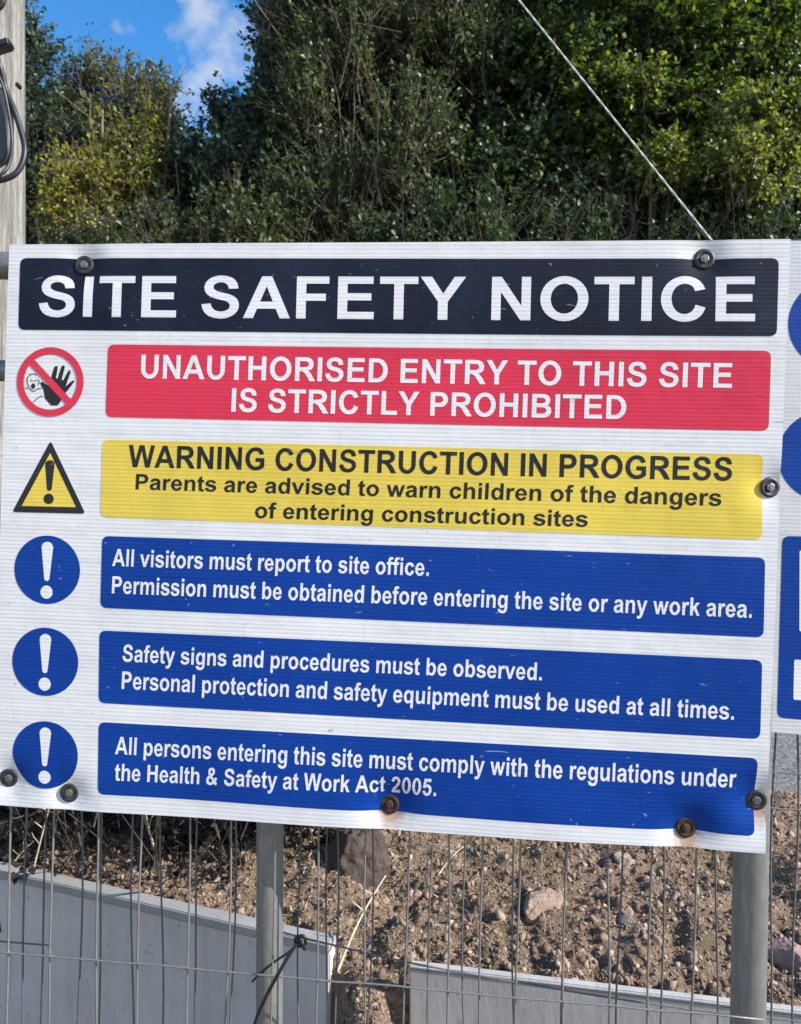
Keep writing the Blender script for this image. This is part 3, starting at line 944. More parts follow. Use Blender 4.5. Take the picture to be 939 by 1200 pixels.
def board(name, corners, nx, ny, th, mat, parent, fn):
    V = []; Fq = []
    for side in (0, 1):
        for j in range(ny + 1):
            for i in range(nx + 1):
                u, w = bil(corners, i / nx, j / ny)
                V.append((u, fn(u, w) + side * th, w))
    n = (nx + 1) * (ny + 1)
    ix = lambda i, j, s: s * n + j * (nx + 1) + i
    for j in range(ny):
        for i in range(nx):
            Fq.append((ix(i, j, 0), ix(i, j + 1, 0), ix(i + 1, j + 1, 0), ix(i + 1, j, 0)))
            Fq.append((ix(i, j, 1), ix(i + 1, j, 1), ix(i + 1, j + 1, 1), ix(i, j + 1, 1)))
    edge = [(i, 0) for i in range(nx)] + [(nx, j) for j in range(ny)] + [(i, ny) for i in range(nx, 0, -1)] + [(0, j) for j in range(ny, 0, -1)]
    b0 = len(V); m = len(edge)
    for s_ in (0, 1): V += [V[ix(i, j, s_)] for i, j in edge]
    Fq += [(b0 + k, b0 + (k + 1) % m, b0 + m + (k + 1) % m, b0 + m + k) for k in range(m)]
    o = mesh_np(name, V, Fq, mat, parent)
    me = o.data
    me.polygons.foreach_set('use_smooth', np.arange(len(Fq)) < 2 * nx * ny)
    dent_normals(me, fn, n)
    return o


def rrect(q, r=0.011, n=5):
    """rounded quadrilateral q = TL, TR, BR, BL"""
    out = []
    q = [Vector(p) for p in q]
    for i in range(4):
        p, a, b = q[i], q[i - 1], q[(i + 1) % 4]
        s = p + (a - p).normalized() * r; e = p + (b - p).normalized() * r
        for k in range(n + 1):
            t = k / n
            v = s * (1 - t) ** 2 * 1.0 + p * 2 * t * (1 - t) + e * t * t
            out.append((v.x, v.y))
    return out


def rtri(q, r=0.004, n=5):
    out = []
    q = [Vector(p) for p in q]
    for i in range(len(q)):
        p, a, b = q[i], q[i - 1], q[(i + 1) % len(q)]
        s = p + (a - p).normalized() * r; e = p + (b - p).normalized() * r
        for k in range(n + 1):
            t = k / n
            v = s * (1 - t) ** 2 + p * 2 * t * (1 - t) + e * t * t
            out.append((v.x, v.y))
    return out


def px4(*pts): return [pl(x, y) for x, y in pts]


M_SIGN_W = sign_mat('sign_white', (0.735, 0.735, 0.74), (0.30, 0.31, 0.33), 0.42, rust=True, fade=0.05)
M_SIGN_W2 = sign_mat('greyer_sign_white', (0.60, 0.61, 0.62), (0.30, 0.31, 0.33), 0.5, rust=True, fade=0.08)  # greyer than the front board, so that board's edge stands out
M_SIGN_K = sign_mat('sign_black', (0.005, 0.010, 0.026), (0.35, 0.36, 0.40), 0.55, fade=0.5)
M_SIGN_R = sign_mat('sign_red', (0.66, 0.036, 0.075), (0.25, 0.03, 0.05), 0.42)
M_SIGN_Y = sign_mat('sign_yellow', (0.72, 0.55, 0.085), (0.30, 0.24, 0.10), 0.42)
M_SIGN_B = sign_mat('sign_blue', (0.0004, 0.043, 0.275), (0.35, 0.42, 0.60), 0.42)
M_TXT_W = sign_mat('print_white', (0.76, 0.76, 0.77), (0.5, 0.5, 0.52), 0.45, fade=0.04)
M_TXT_K = sign_mat('print_charcoal', (0.018, 0.019, 0.022), (0.2, 0.2, 0.2), 0.45, fade=0.3)

sign = link(bpy.data.objects.new('safety_sign', None))
sign.matrix_world = PLANE
tag(sign, 'large white site safety notice board with black, red, yellow and blue printed panels', 'safety sign')
board('board', CORN, 240, 184, 0.004, M_SIGN_W, sign, dent)
L1, L2, L3 = 0.00035, 0.0006, 0.00085


def band(name, quad, mat, lines, tmat, label=None):
    b = flat_print(name, [[rrect(px4(*quad))]], mat, L1, sign)
    if label: b['label'] = label
    polys = []
    for (txt, bl, br, tl, tr, track) in lines:
        polys += text_polys(txt, pl(*bl), pl(*br), pl(*tl), pl(*tr), track)
    flat_print('lettering', polys, tmat, L2, b)
    return b


band('title_panel', ((25, 303), (913, 302.5), (910.5, 394), (23, 387)), M_SIGN_K,
     [('SITE SAFETY NOTICE', (46.5, 371.5), (885, 376.5), (48, 324), (886, 324), 14)], M_TXT_W, 'navy black title panel')
band('prohibition_panel', ((128, 404), (904, 411), (901, 505), (125, 489)), M_SIGN_R,
     [('UNAUTHORISED ENTRY TO THIS SITE', (166, 443.5), (858, 454.5), (167, 416), (859, 425.5), 0),
      ('IS STRICTLY PROHIBITED', (271.5, 482.5), (734, 491), (272.5, 455), (735, 463), 0)], M_TXT_W, 'red panel')
band('warning_panel', ((121.5, 515), (895, 532.5), (893, 632.5), (119, 606)), M_SIGN_Y,
     [('WARNING CONSTRUCTION IN PROGRESS', (151.5, 547.5), (858, 563.5), (152.5, 521.5), (859, 536), 0),
      ('Parents are advised to warn children of the dangers', (160, 573.5), (845.5, 593), (161, 555.5), (846.5, 573), 0),
      ('of entering construction sites', (299, 607), (689, 617.5), (300, 588.5), (690, 598.5), 0)], M_TXT_K, 'yellow panel')
band('instruction_panel', ((121, 628), (897, 653.5), (895, 747), (118.5, 712)), M_SIGN_B,
     [('All visitors must report to site office.', (132.5, 663), (502.5, 675), (133.5, 643), (503.5, 654.5), 0),
      ('Permission must be obtained before entering the site or any work area.', (132, 695), (881, 724), (133, 675), (882, 703), 0)], M_TXT_W, 'upper blue panel')
band('instruction_panel', ((117.5, 738.5), (893.5, 773.5), (891, 866), (116, 823.5)), M_SIGN_B,
     [('Safety signs and procedures must be observed.', (144, 775), (635, 797.5), (145, 755), (636, 777), 0),
      ('Personal protection and safety equipment must be used at all times.', (143, 807), (860, 843.5), (144, 786.5), (861, 822.5), 0)], M_TXT_W, 'middle blue panel')
band('instruction_panel', ((116, 846), (888.5, 888.5), (884.5, 980), (115, 930.5)), M_SIGN_B,
     [('All persons entering this site must comply with the regulations under', (135, 883.5), (863, 923.5), (136, 863), (864, 901.5), 0),
      ('the Health & Safety at Work Act 2005.', (134.5, 914.5), (511, 933), (135.5, 894.5), (512, 913), 0)], M_TXT_W, 'lowest blue panel')


def disc_uv(c, rx, ry, n=56, a0=0.0, a1=2 * math.pi, end=False):
    m = n + 1 if end else n
    return [(c[0] + rx * math.cos(a0 + (a1 - a0) * k / n), c[1] + ry * math.sin(a0 + (a1 - a0) * k / n)) for k in range(m)]


def icon_frame(cx_, cy_, rx, ry):
    """plane centre and plane radii of a round symbol seen at a pixel"""
    c = pl(cx_, cy_); a = pl(cx_ + rx, cy_); b = pl(cx_, cy_ - ry)
    return c, math.hypot(a[0] - c[0], a[1] - c[1]), math.hypot(b[0] - c[0], b[1] - c[1])


def mark_polys(c, rx, ry, top=0.82, bot=-0.33, wt=0.175, wb=0.08, dot=-0.655, rd=0.185):
    """exclamation mark: a tapered rounded bar and a dot, in units of the symbol's radius"""
    body = []
    for k in range(13):
        a = math.pi * k / 12
        body.append((wt * math.cos(a), top - wt + wt * math.sin(a)))
    for k in range(9):
        a = math.pi + math.pi * k / 8
        body.append((wb * math.cos(a), bot + wb + wb * math.sin(a)))
    d = [(rd * math.cos(2 * math.pi * k / 24), dot + rd * 1.05 * math.sin(2 * math.pi * k / 24)) for k in range(24)]
    return [[[(c[0] + x * rx, c[1] + y * ry) for x, y in body]], [[(c[0] + x * rx, c[1] + y * ry) for x, y in d]]]


for (x, y, rx, ry, lab) in ((56.5, 667.5, 38.5, 40, 'upper blue symbol'), (53.7, 775.3, 38.7, 40, 'middle blue symbol'), (53, 884.8, 38.7, 39.7, 'lowest blue symbol')):
    c, a, b = icon_frame(x, y, rx, ry)
    o = flat_print('mandatory_symbol', [[disc_uv(c, a, b)]], M_SIGN_B, L1, sign)
    o['label'] = lab
    flat_print('exclamation_mark', mark_polys(c, a, b), M_TXT_W, L2, o)

# warning triangle
tri = [pl(61, 516.5), pl(101.5, 602), pl(16, 600)]
o = flat_print('warning_triangle', [[rtri(tri, 0.006)]], M_TXT_K, L1, sign)
cen = Vector((sum(p[0] for p in tri) / 3, sum(p[1] for p in tri) / 3))
inner = [tuple(cen + (Vector(p) - cen) * 0.74) for p in tri]
flat_print('triangle_field', [[inner]], M_SIGN_Y, L2, o)
c = pl(59, 571); u = abs(pl(69, 571)[0] - c[0]) / 10
ey = lambda zx, zy: pl(zx / 5.214, 390 + zy / 5.217)
body = []
for k in range(11):
    a = math.pi * k / 10; body.append(ey(315 + 29 * math.cos(a), 800 - 20 * math.sin(a)))
for k in range(7):
    a = math.pi + math.pi * k / 6; body.append(ey(311 + 15 * math.cos(a), 952 - 14 * math.sin(a)))
dot = [ey(307 + 31 * math.cos(2 * math.pi * k / 24), 1015 - 32 * math.sin(2 * math.pi * k / 24)) for k in range(24)]
flat_print('exclamation_mark', [[body], [dot]], M_TXT_K, L3, o)

# no-entry symbol: red ring and bar over a raised hand and a shouting head
c, a, b = icon_frame(60.5, 448, 39, 40.5)
ki = 0.80
th0 = R(-45); hw = 0.105
seg = []
for sgn in (1, -1):
    # circular segment on one side of the bar (bar runs from upper left to lower right)
    al = math.acos(hw / ki)
    mid = R(45) if sgn > 0 else R(225)
    seg.append([(c[0] + a * ki * math.cos(mid - al + 2 * al * k / 28), c[1] + b * ki * math.sin(mid - al + 2 * al * k / 28)) for k in range(29)])
ring = flat_print('prohibition_symbol', [[disc_uv(c, a, b)] + seg], M_SIGN_R, L2 + 0.0001, sign)
hand = [(322, 446), (283, 402), (275, 352), (254, 310), (264, 301), (300, 322), (316, 333), (318, 285), (340, 212), (352, 203), (362, 212), (350, 280), (361, 282), (384, 208), (396, 200), (405, 210), (385, 288), (395, 293), (424, 238), (434, 230), (440, 240), (415, 313), (409, 330), (448, 296), (460, 292), (462, 302), (425, 350), (395, 385), (375, 428), (360, 446)]
flat_print('raised_hand', [[[ey(*p) for p in hand]]], M_TXT_K, L1, ring)


def strokes(lines, w):
    out = []
    for ln in lines:
        for p, q in zip(ln[:-1], ln[1:]):
            dx, dy = q[0] - p[0], q[1] - p[1]; L = math.hypot(dx, dy); nx_, ny_ = -dy / L * w, dx / L * w
            ex_, ey_ = dx / L * w * 0.4, dy / L * w * 0.4
            out.append([[ey(p[0] - ex_ + nx_, p[1] - ey_ + ny_), ey(q[0] + ex_ + nx_, q[1] + ey_ + ny_), ey(q[0] + ex_ - nx_, q[1] + ey_ - ny_), ey(p[0] - ex_ - nx_, p[1] - ey_ - ny_)]])
    return out


headl = [[(236, 262), (215, 253), (192, 258), (178, 275), (174, 300), (180, 318), (188, 340), (203, 357), (222, 358), (236, 345)],
         [(194, 290), (208, 295)], [(216, 297), (232, 292)], [(166, 338), (182, 341)], [(238, 345), (262, 341)], [(212, 426), (238, 402), (258, 388), (270, 392)], [(240, 285), (250, 300), (244, 318)]]
hp = strokes(headl, 2.3)
hp.append([[ey(212 + 12 * math.cos(2 * math.pi * k / 20), 328 - 17 * math.sin(2 * math.pi * k / 20)) for k in range(20)]])
flat_print('shouting_head', hp, M_TXT_K, L1 + 0.0001, ring, step=0.03)

# fixings: dark washer, steel bolt head
M_WASH = simple_mat('washer_rubber', (0.030, 0.030, 0.032), 0.5)
M_WASHR = simple_mat('washer_rusty', (0.040, 0.019, 0.011), 0.75, 0.0, 0.5, 120)
M_BOLT = metal_mat('bolt_steel', (0.30, 0.30, 0.30), 0.35, 0.8)
M_BOLTR = metal_mat('bolt_rusty', (0.10, 0.06, 0.04), 0.7, 0.4)
for (u, w), (px_, py_, k) in zip(FIXP, FIX):
    y0 = dent(u, w) - 0.0012
    prof = [(0.0135, 0.0), (0.0150, -0.0006), (0.0153, -0.0014), (0.0145, -0.0024), (0.0118, -0.0030), (0.0100, -0.0025), (0.0088, -0.0016), (0.0042, -0.0014)]
    bm = bmesh.new()
    n = 32
    rings = [[bm.verts.new((r * math.cos(2 * math.pi * i / n), y, r * math.sin(2 * math.pi * i / n))) for i in range(n)] for r, y in prof]
    for q in range(len(rings) - 1):
        for i in range(n):
            bm.faces.new((rings[q][i], rings[q][(i + 1) % n], rings[q + 1][(i + 1) % n], rings[q + 1][i]))
    bm.faces.new(rings[-1])
    wsh = mesh_bm('washer', bm, M_WASHR if k == 2 else M_WASH, sign, True)
    wsh.location = (u, y0, w)
    wsh.rotation_euler = (R(random.uniform(-9, 9)), random.random() * 6, R(random.uniform(-9, 9)))
    if k == 2: wsh['label'] = 'rusty washer'
    bm = bmesh.new()
    hx = [[bm.verts.new((r * math.cos(math.pi / 3 * i), y, r * math.sin(math.pi / 3 * i))) for i in range(6)] for r, y in ((0.0066, -0.0012), (0.0066, -0.0040), (0.0056, -0.0046))]
    for q in range(2):
        for i in range(6): bm.faces.new((hx[q][i], hx[q][(i + 1) % 6], hx[q + 1][(i + 1) % 6], hx[q + 1][i]))
    bm.faces.new(hx[2]); bm.faces.new(hx[0][::-1])
    tube(bm, [(0, -0.0040, 0), (0, -0.0060, 0)], 0.0032, 12)
    mesh_bm('bolt_head', bm, M_BOLTR if k == 2 else M_BOLT, wsh)

# ------------------------------------------------------------ second sign on the next panel
OFF2 = 0.125
s2 = link(bpy.data.objects.new('safety_sign', None))
s2.matrix_world = PLANE @ Matrix.Translation((0, OFF2, 0))
tag(s2, 'partly hidden white sign with blue circles at the right edge, behind the large notice', 'safety sign')
p2 = lambda x, y: pl(x, y, OFF2)
no_dent = lambda u, w: 0.001 * math.sin(u * 7) * math.sin(w * 5)
c2 = [p2(903, 283), p2(1420, 279), p2(1395, 905), p2(884, 856)]
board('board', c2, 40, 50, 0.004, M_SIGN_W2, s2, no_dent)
for (x, y, r) in ((979, 379, 56), (967, 534, 56)):
    c = p2(x, y); e = p2(x + r, y)
    a = abs(e[0] - c[0])
    o = flat_print('mandatory_symbol', [[disc_uv(c, a, a)]], M_SIGN_B, L1, s2, no_dent)
    flat_print('exclamation_mark', mark_polys(c, a, a), M_TXT_W, L2, o, no_dent)
o = flat_print('instruction_panel', [[rrect([p2(917, 628), p2(1380, 640), p2(1370, 880), p2(911, 841)], 0.012)]], M_SIGN_B, L1, s2, no_dent)
flat_print('white_field', [[rrect([p2(937, 645), p2(1080, 649), p2(1078, 742), p2(937, 740)], 0.003)], [rrect([p2(931, 773), p2(1080, 780), p2(1079, 830), p2(930, 820)], 0.003)]], M_TXT_W, L2, o, no_dent)

# ------------------------------------------------------------ rope from the sign's top bolt to the pole
M_ROPE = simple_mat('pale_rope', (0.50, 0.49, 0.46), 0.8, 0, 0.3, 300)
bolt_w = PLANE @ Vector((FIXP[1][0], -0.004, FIXP[1][1]))
tie = PLANE @ pl3(833.5, 281, 0.004)
ptop = at(6, -780, 2.86)
bm = bmesh.new()
pts = [tie.lerp(ptop, i / 60) for i in range(61)]
for i, p in enumerate(pts):
    p.z -= 0.03 * math.sin(math.pi * i / 60)
for k in range(2):                               # two twisted strands
    tw = []
    for i in range(601):
        t = i / 600; j = min(int(t * 60), 59); f = t * 60 - j
        p = pts[j].lerp(pts[j + 1], f)
        a = i * 0.9 + k * math.pi
        tw.append(p + 0.0009 * Vector((math.cos(a), math.sin(a), math.sin(a) * 0.4)))
    tube(bm, tw, 0.0012, 5)
tube(bm, smoothline([tie, PLANE @ pl3(834.5, 287, 0.009), PLANE @ pl3(831, 297, 0.012), PLANE @ pl3(826, 303, 0.012)], 5), 0.0018, 6)
tag(mesh_bm('rope', bm, M_ROPE, smooth=True), 'thin pale rope running from the top right bolt up across the trees', 'rope')

# ------------------------------------------------------------ telegraph pole and its cable
B = MatB('weathered_wood', 0.85)
a = B.noise(9.0, 7, 0.7, (5, 5, 0.28)); b = B.noise(60.0, 5, 0.65, (4, 4, 0.15)); g = B.noise(2.2, 4, 0.6, (2, 2, 0.6))
col = B.ramp(a, [(0.32, (0.085, 0.08, 0.072)), (0.5, (0.23, 0.222, 0.203)), (0.66, (0.36, 0.35, 0.325))])
col = B.mix(B.ramp(b, [(0.52, 0.0), (0.62, 0.85)]), col, (0.085, 0.075, 0.06))
col = B.mix(B.math('MULTIPLY', B.ramp(g, [(0.5, 0.0), (0.7, 1.0)]), 0.3), col, (0.24, 0.22, 0.17))
n1 = B.bump(b, 0.8, 0.006); B.bump(a, 0.5, 0.008, n1)
M_POLE = B.color(col)
POX, POY, PR = -1.605, 3.0, 0.132
pole = link(bpy.data.objects.new('telegraph_pole', None))
pole.location = (POX, POY, 0.5)
tag(pole, 'weathered grey wooden telegraph pole at the left edge behind the sign', 'pole')
bm = bmesh.new()
n = 40; rows = 60
gr = []
for j in range(rows + 1):
    z = -0.4 + 6.9 * j / rows
    ring_ = []
    for i in range(n):
        t = 2 * math.pi * i / n
        r = PR * (1.0 - 0.02 * z) * (1 + 0.012 * math.sin(5 * t + 1) + 0.006 * math.sin(13 * t + z * 0.4))
        ring_.append(bm.verts.new((r * math.cos(t), r * math.sin(t), z)))
    gr.append(ring_)
for j in range(rows):
    for i in range(n): bm.faces.new((gr[j][i], gr[j][(i + 1) % n], gr[j + 1][(i + 1) % n], gr[j + 1][i]))
bm.faces.new(gr[-1])
mesh_bm('pole_shaft', bm, M_POLE, pole, True)
M_DARK = simple_mat('black_plastic', (0.016, 0.017, 0.02), 0.45)
M_BOX = simple_mat('dark_grey_cover', (0.045, 0.05, 0.058), 0.5, 0, 0.2, 25)


def wl(px, py, Yd):                              # a world point in the pole's frame
    p = at(px, py, Yd)
    return (p.x - POX, p.y - POY, p.z - 0.5)


def boxm(name, cx_, cy_, cz_, sx_, sy_, sz_, mat, parent, bev, rot=0.0):
    bm = bmesh.new()
    bmesh.ops.create_cube(bm, size=1.0, matrix=Matrix.Translation((cx_, cy_, cz_)) @ Matrix.Rotation(rot, 4, 'Y') @ Matrix.Diagonal((sx_, sy_, sz_, 1)))
    bmesh.ops.bevel(bm, geom=list(bm.edges), offset=bev, segments=3, affect='EDGES')
    return mesh_bm(name, bm, mat, parent)


p = wl(4, 54, 2.85)
boxm('cable_bracket', p[0] - 0.02, p[1] + 0.01, p[2], 0.095, 0.05, 0.030, M_DARK, pole, 0.006, R(-18))
p = wl(22, 101, 2.9)
bm = bmesh.new(); tube(bm, [(p[0], p[1] + 0.01, p[2]), (p[0], p[1] - 0.012, p[2])], 0.0085, 10)
mesh_bm('bolt', bm, M_DARK, pole)
# steel cover plate strapped to the pole, inside the loop of cable
bm = bmesh.new()
prof = [(-0.11 + 0.075 * math.sin(math.pi * k / 10) * 0 , 0) for k in range(2)]
V = []; Fq = []
for j in range(13):
    zz = -0.155 + 0.31 * j / 12
    half = 0.085 * math.sqrt(max(0.0, 1 - (abs(zz) / 0.158) ** 4)) + 0.004
    for i in range(9):
        xx = -half + 2 * half * i / 8
        V.append((xx, -0.03 + 0.9 * xx * xx, zz))
q = wl(-12, 150, 2.86)
V = [(x + q[0], y + q[1], z + q[2]) for x, y, z in V]
Fq = [(j * 9 + i, j * 9 + i + 1, (j + 1) * 9 + i + 1, (j + 1) * 9 + i) for j in range(12) for i in range(8)]
cov = mesh_np('cover_plate', V, Fq, M_BOX, pole, True)
sm = cov.modifiers.new('thickness', 'SOLIDIFY'); sm.thickness = 0.035; sm.offset = -1
bm = bmesh.new()
tube(bm, smoothline([at(-60, 70, 2.8), at(-14, 58, 2.8), at(0, 78, 2.82), at(7, 105, 2.84), at(17, 130, 2.84), at(26, 158, 2.84), at(29, 178, 2.83), at(24, 196, 2.82), at(13, 207, 2.81), at(-8, 212, 2.81), at(-32, 204, 2.82), at(-46, 160, 2.82), at(-50, 80, 2.82), at(-20, 20, 2.84), at(0, 8, 2.84), at(5, -10, 2.84), at(8, -60, 2.84), at(8, -400, 2.86)], 10), 0.0105, 10)
tube(bm, smoothline([at(-20, 66, 2.79), at(0, 92, 2.81), at(9, 125, 2.82), at(14, 160, 2.82), at(12, 188, 2.82), at(3, 203, 2.80), at(-14, 209, 2.79), at(-40, 200, 2.8)], 10), 0.0062, 8)
tag(mesh_bm('cable', bm, M_DARK, smooth=True), 'thick black cable looped against the wooden telegraph pole', 'cable')


# ------------------------------------------------------------ trees and bushes

def prisms(P0, P1, r0, r1):
    """three-sided twigs"""
    n = len(P0)
    d = unit(P1 - P0)
    a = unit(np.cross(d, rng.normal(size=(n, 3)))); b = np.cross(d, a)
    V = np.zeros((n, 6, 3))
    for k in range(3):
        o = math.cos(2.094 * k) * a + math.sin(2.094 * k) * b
        V[:, k] = P0 + o * r0[:, None]; V[:, 3 + k] = P1 + o * r1[:, None]
    f = np.array([[0, 1, 4, 3], [1, 2, 5, 4], [2, 0, 3, 5]])[None] + (np.arange(n) * 6)[:, None, None]
    return V.reshape(-1, 3), f.reshape(-1, 4)


def tree(name, label, cat, base, trunk_h, crowns, lm, bm_, leaves, leaf=(0.05, 0.022), twig=(0.25, 0.55), per=14, up=0.35, twig_r=0.004, group='trees and bushes behind the sign', shell=0.35, trunk_r=0.06, droop=0.0, bare=0, gaps=0.38):
    """crowns: list of (centre, radii, weight). Leaves sit along twigs; twigs hang on limbs."""
    bx, by = base
    bz = float(ground_h(np.array([bx]), np.array([by]))[0])
    root = link(bpy.data.objects.new(name, None))
    root.location = (bx, by, bz)
    tag(root, label, cat, group)
    O = np.array([bx, by, bz])
    cen = np.array([c[0] for c in crowns], float); rad = np.array([c[1] for c in crowns], float)
    wt = np.array([c[2] if len(c) > 2 else 1.0 for c in crowns]) * rad[:, 0] * rad[:, 2]
    wt /= wt.sum()
    # trunk and limbs
    b = bmesh.new()
    top = Vector((cen[:, 0].mean() * 0.4 + bx * 0.6, cen[:, 1].mean() * 0.4 + by * 0.6, bz + trunk_h)) - Vector(O)
    tp = smoothline([(0, 0, -0.15), (random.uniform(-.04, .04), 0.02, trunk_h * 0.4), top * 0.75 + Vector((random.uniform(-.06, .06), 0, 0)), top], 4)
    tube(b, tp, [trunk_r * (1 - 0.5 * i / (len(tp) - 1)) for i in range(len(tp))], 9)
    mesh_bm('trunk', b, bm_, root, True)
    b = bmesh.new()
    for c, r in zip(cen, rad):
        e = Vector(c - O)
        s = tp[random.randint(len(tp) // 2, len(tp) - 1)]
        mid = s.lerp(e, 0.5) + Vector((random.uniform(-.12, .12), random.uniform(-.12, .12), random.uniform(0, .15)))
        pts = smoothline([s, mid, e, e + Vector((0, 0, r[2] * 0.6))], 5)
        tube(b, pts, [trunk_r * 0.45 * (1 - 0.85 * i / (len(pts) - 1)) for i in range(len(pts))], 6, caps=False)
    me = bpy.data.meshes.new('limb'); b.to_mesh(me); b.free()
    lv = np.array([v.co[:] for v in me.vertices]); lf = np.array([p.vertices[:] for p in me.polygons if len(p.vertices) == 4])
    bpy.data.meshes.remove(me)
    # twigs
    nt_ = max(1, int(leaves / per / (1 - gaps)))
    k = rng.choice(len(crowns), nt_, p=wt)
    d = unit(rng.normal(size=(nt_, 3)))
    rr = rng.random(nt_) ** shell
    lump = 0.80 + 0.45 * vnoise(d[:, 0] * 2.2 + k * 7.3, d[:, 1] * 1.3 + d[:, 2] * 2.2 + k * 3.1, 31)
    P = cen[k] + d * rad[k] * (rr * lump)[:, None]
    nz = 0.5 * vnoise(P[:, 0] * 3.1 + P[:, 1] * 1.2, P[:, 2] * 3.1 - P[:, 1] * 0.9, 51) + 0.5 * vnoise(P[:, 0] * 6.0 - P[:, 1] * 2.0, P[:, 2] * 6.0 + P[:, 1] * 1.7, 52)
    km = nz > np.quantile(nz, gaps)
    P, d, k = P[km], d[km], k[km]
    nt_ = len(P)
    dirv = unit(d * 0.75 + np.array([0, 0, up]) + rng.normal(0, 0.38, (nt_, 3)))
    L = rng.uniform(twig[0], twig[1], nt_)
    Q0 = P - dirv * L[:, None] * 0.5; Q1 = P + dirv * L[:, None] * 0.5
    Q1[:, 2] -= droop * L
    tv, tf = prisms(Q0 - O, Q1 - O, np.full(nt_, twig_r), np.full(nt_, twig_r * 0.35))
    parts = [(lv, lf), (tv, tf)]
    if bare:
        # bare upright stems standing out of the crown
        kb = rng.choice(len(crowns), bare, p=wt)
        dd = unit(rng.normal(size=(bare, 3)) * np.array([1, 0.8, 0.6])); dd[:, 1] = -np.abs(dd[:, 1]) * 0.9
        P = cen[kb] + dd * rad[kb] * (0.75 + 0.3 * rng.random(bare))[:, None]
        dv = unit(np.stack([rng.normal(0, 0.34, bare) + dd[:, 0] * 0.25, rng.normal(-0.12, 0.2, bare), np.ones(bare)], -1))
        Lb = rng.uniform(0.5, 1.3, bare); rb = rng.uniform(0.0028, 0.007, bare)
        A = P - dv * Lb[:, None] * 0.5
        for sgm in range(4):
            dv2 = unit(dv + rng.normal(0, 0.16, (bare, 3)))
            Bq = A + dv2 * Lb[:, None] * 0.25
            parts.append(prisms(A - O, Bq - O, rb * (1 - sgm * 0.2), rb * (0.8 - sgm * 0.2)))
            for _ in range(2):
                m = rng.random(bare) < 0.75
                t = rng.random(bare)[:, None]
                S_ = (A + (Bq - A) * t)[m]
                E_ = S_ + unit(dv2[m] * 0.8 + rng.normal(0, 0.55, (m.sum(), 3))) * (Lb[m] * rng.uniform(0.12, 0.35, m.sum()))[:, None]
                parts.append(prisms(S_ - O, E_ - O, rb[m] * 0.5, rb[m] * 0.2))
            A = Bq; dv = dv2
    V = []; Fq = []; o = 0
    for v, f in parts:
        V.append(v); Fq.append(f + o); o += len(v)
    mesh_np('branches', np.concatenate(V), np.concatenate(Fq), bm_, root)
    # leaves
    n = nt_ * per
    ti = np.repeat(np.arange(nt_), per)
    t = rng.random(n) ** 0.8
    base_p = Q0[ti] + (Q1[ti] - Q0[ti]) * t[:, None] + rng.normal(0, 0.012, (n, 3))
    ld = unit(dirv[ti] * 0.55 + rng.normal(0, 0.6, (n, 3)) + np.array([0, 0, -0.15]))
    nor = unit(rng.normal(0, 0.55, (n, 3)) + np.array([0.15, -0.35, 0.7]))
    sd = unit(np.cross(ld, nor)); nor = np.cross(sd, ld)
    s = rng.uniform(0.6, 1.25, n)[:, None]
    ll, lw = leaf[0] * s, leaf[1] * s
    mid = base_p + ld * ll * 0.45
    tip = base_p + ld * ll - nor * ll * 0.12
    Vl = np.stack([base_p, mid + sd * lw + nor * lw * 0.35, tip, mid - sd * lw + nor * lw * 0.35], 1) - O
    fl = np.array([[0, 1, 2], [0, 2, 3]])[None] + (np.arange(n) * 4)[:, None, None]
    mesh_np('crown', Vl.reshape(-1, 3), fl.reshape(-1, 3), lm, root)
    return root


def E3(px, py, Yd, rx, ry, rz=None, w=1.0):
    """crown lobe seen at a pixel; radii in photograph pixels across and up, depth radius in metres"""
    s = Yd / FPX
    c = at(px, py, Yd)
    return ((c.x, c.y, c.z), (rx * s, rz if rz else 0.5 * (rx + ry) * s * 0.8, ry * s), w)


BK_GREY = bark_mat('grey_bark', (0.17, 0.14, 0.115))
BK_DARK = bark_mat('dark_bark', (0.075, 0.06, 0.048))
BK_TAN = bark_mat('tan_twigs', (0.24, 0.185, 0.125))
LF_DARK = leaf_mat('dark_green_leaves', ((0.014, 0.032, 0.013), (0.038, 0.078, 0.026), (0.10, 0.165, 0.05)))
LF_BLUE = leaf_mat('blue_green_leaves', ((0.020, 0.040, 0.026), (0.048, 0.088, 0.050), (0.10, 0.155, 0.085)))
LF_GREY = leaf_mat('grey_green_leaves', ((0.035, 0.05, 0.022), (0.095, 0.118, 0.048), (0.20, 0.225, 0.09)))
LF_YEL = leaf_mat('yellow_green_leaves', ((0.05, 0.085, 0.02), (0.17, 0.21, 0.04), (0.46, 0.43, 0.07)), trans=0.45)
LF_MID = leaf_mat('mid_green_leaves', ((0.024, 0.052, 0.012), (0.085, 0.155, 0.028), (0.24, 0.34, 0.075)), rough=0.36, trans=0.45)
LF_LIT = leaf_mat('light_green_leaves', ((0.06, 0.105, 0.022), (0.19, 0.26, 0.055), (0.38, 0.43, 0.12)), rough=0.38, trans=0.42)
LF_OLIVE = leaf_mat('olive_leaves', ((0.022, 0.036, 0.014), (0.06, 0.085, 0.028), (0.13, 0.155, 0.05)))

LF_OLIVE2 = leaf_mat('pale_olive_leaves', ((0.020, 0.040, 0.015), (0.055, 0.095, 0.032), (0.17, 0.23, 0.08)), trans=0.4)

LF_SHADE = leaf_mat('shade_dark_leaves', ((0.010, 0.010, 0.008), (0.022, 0.020, 0.014), (0.05, 0.042, 0.028)), trans=0.15)  # near-black leaf colour, shade of the lower left band put into it

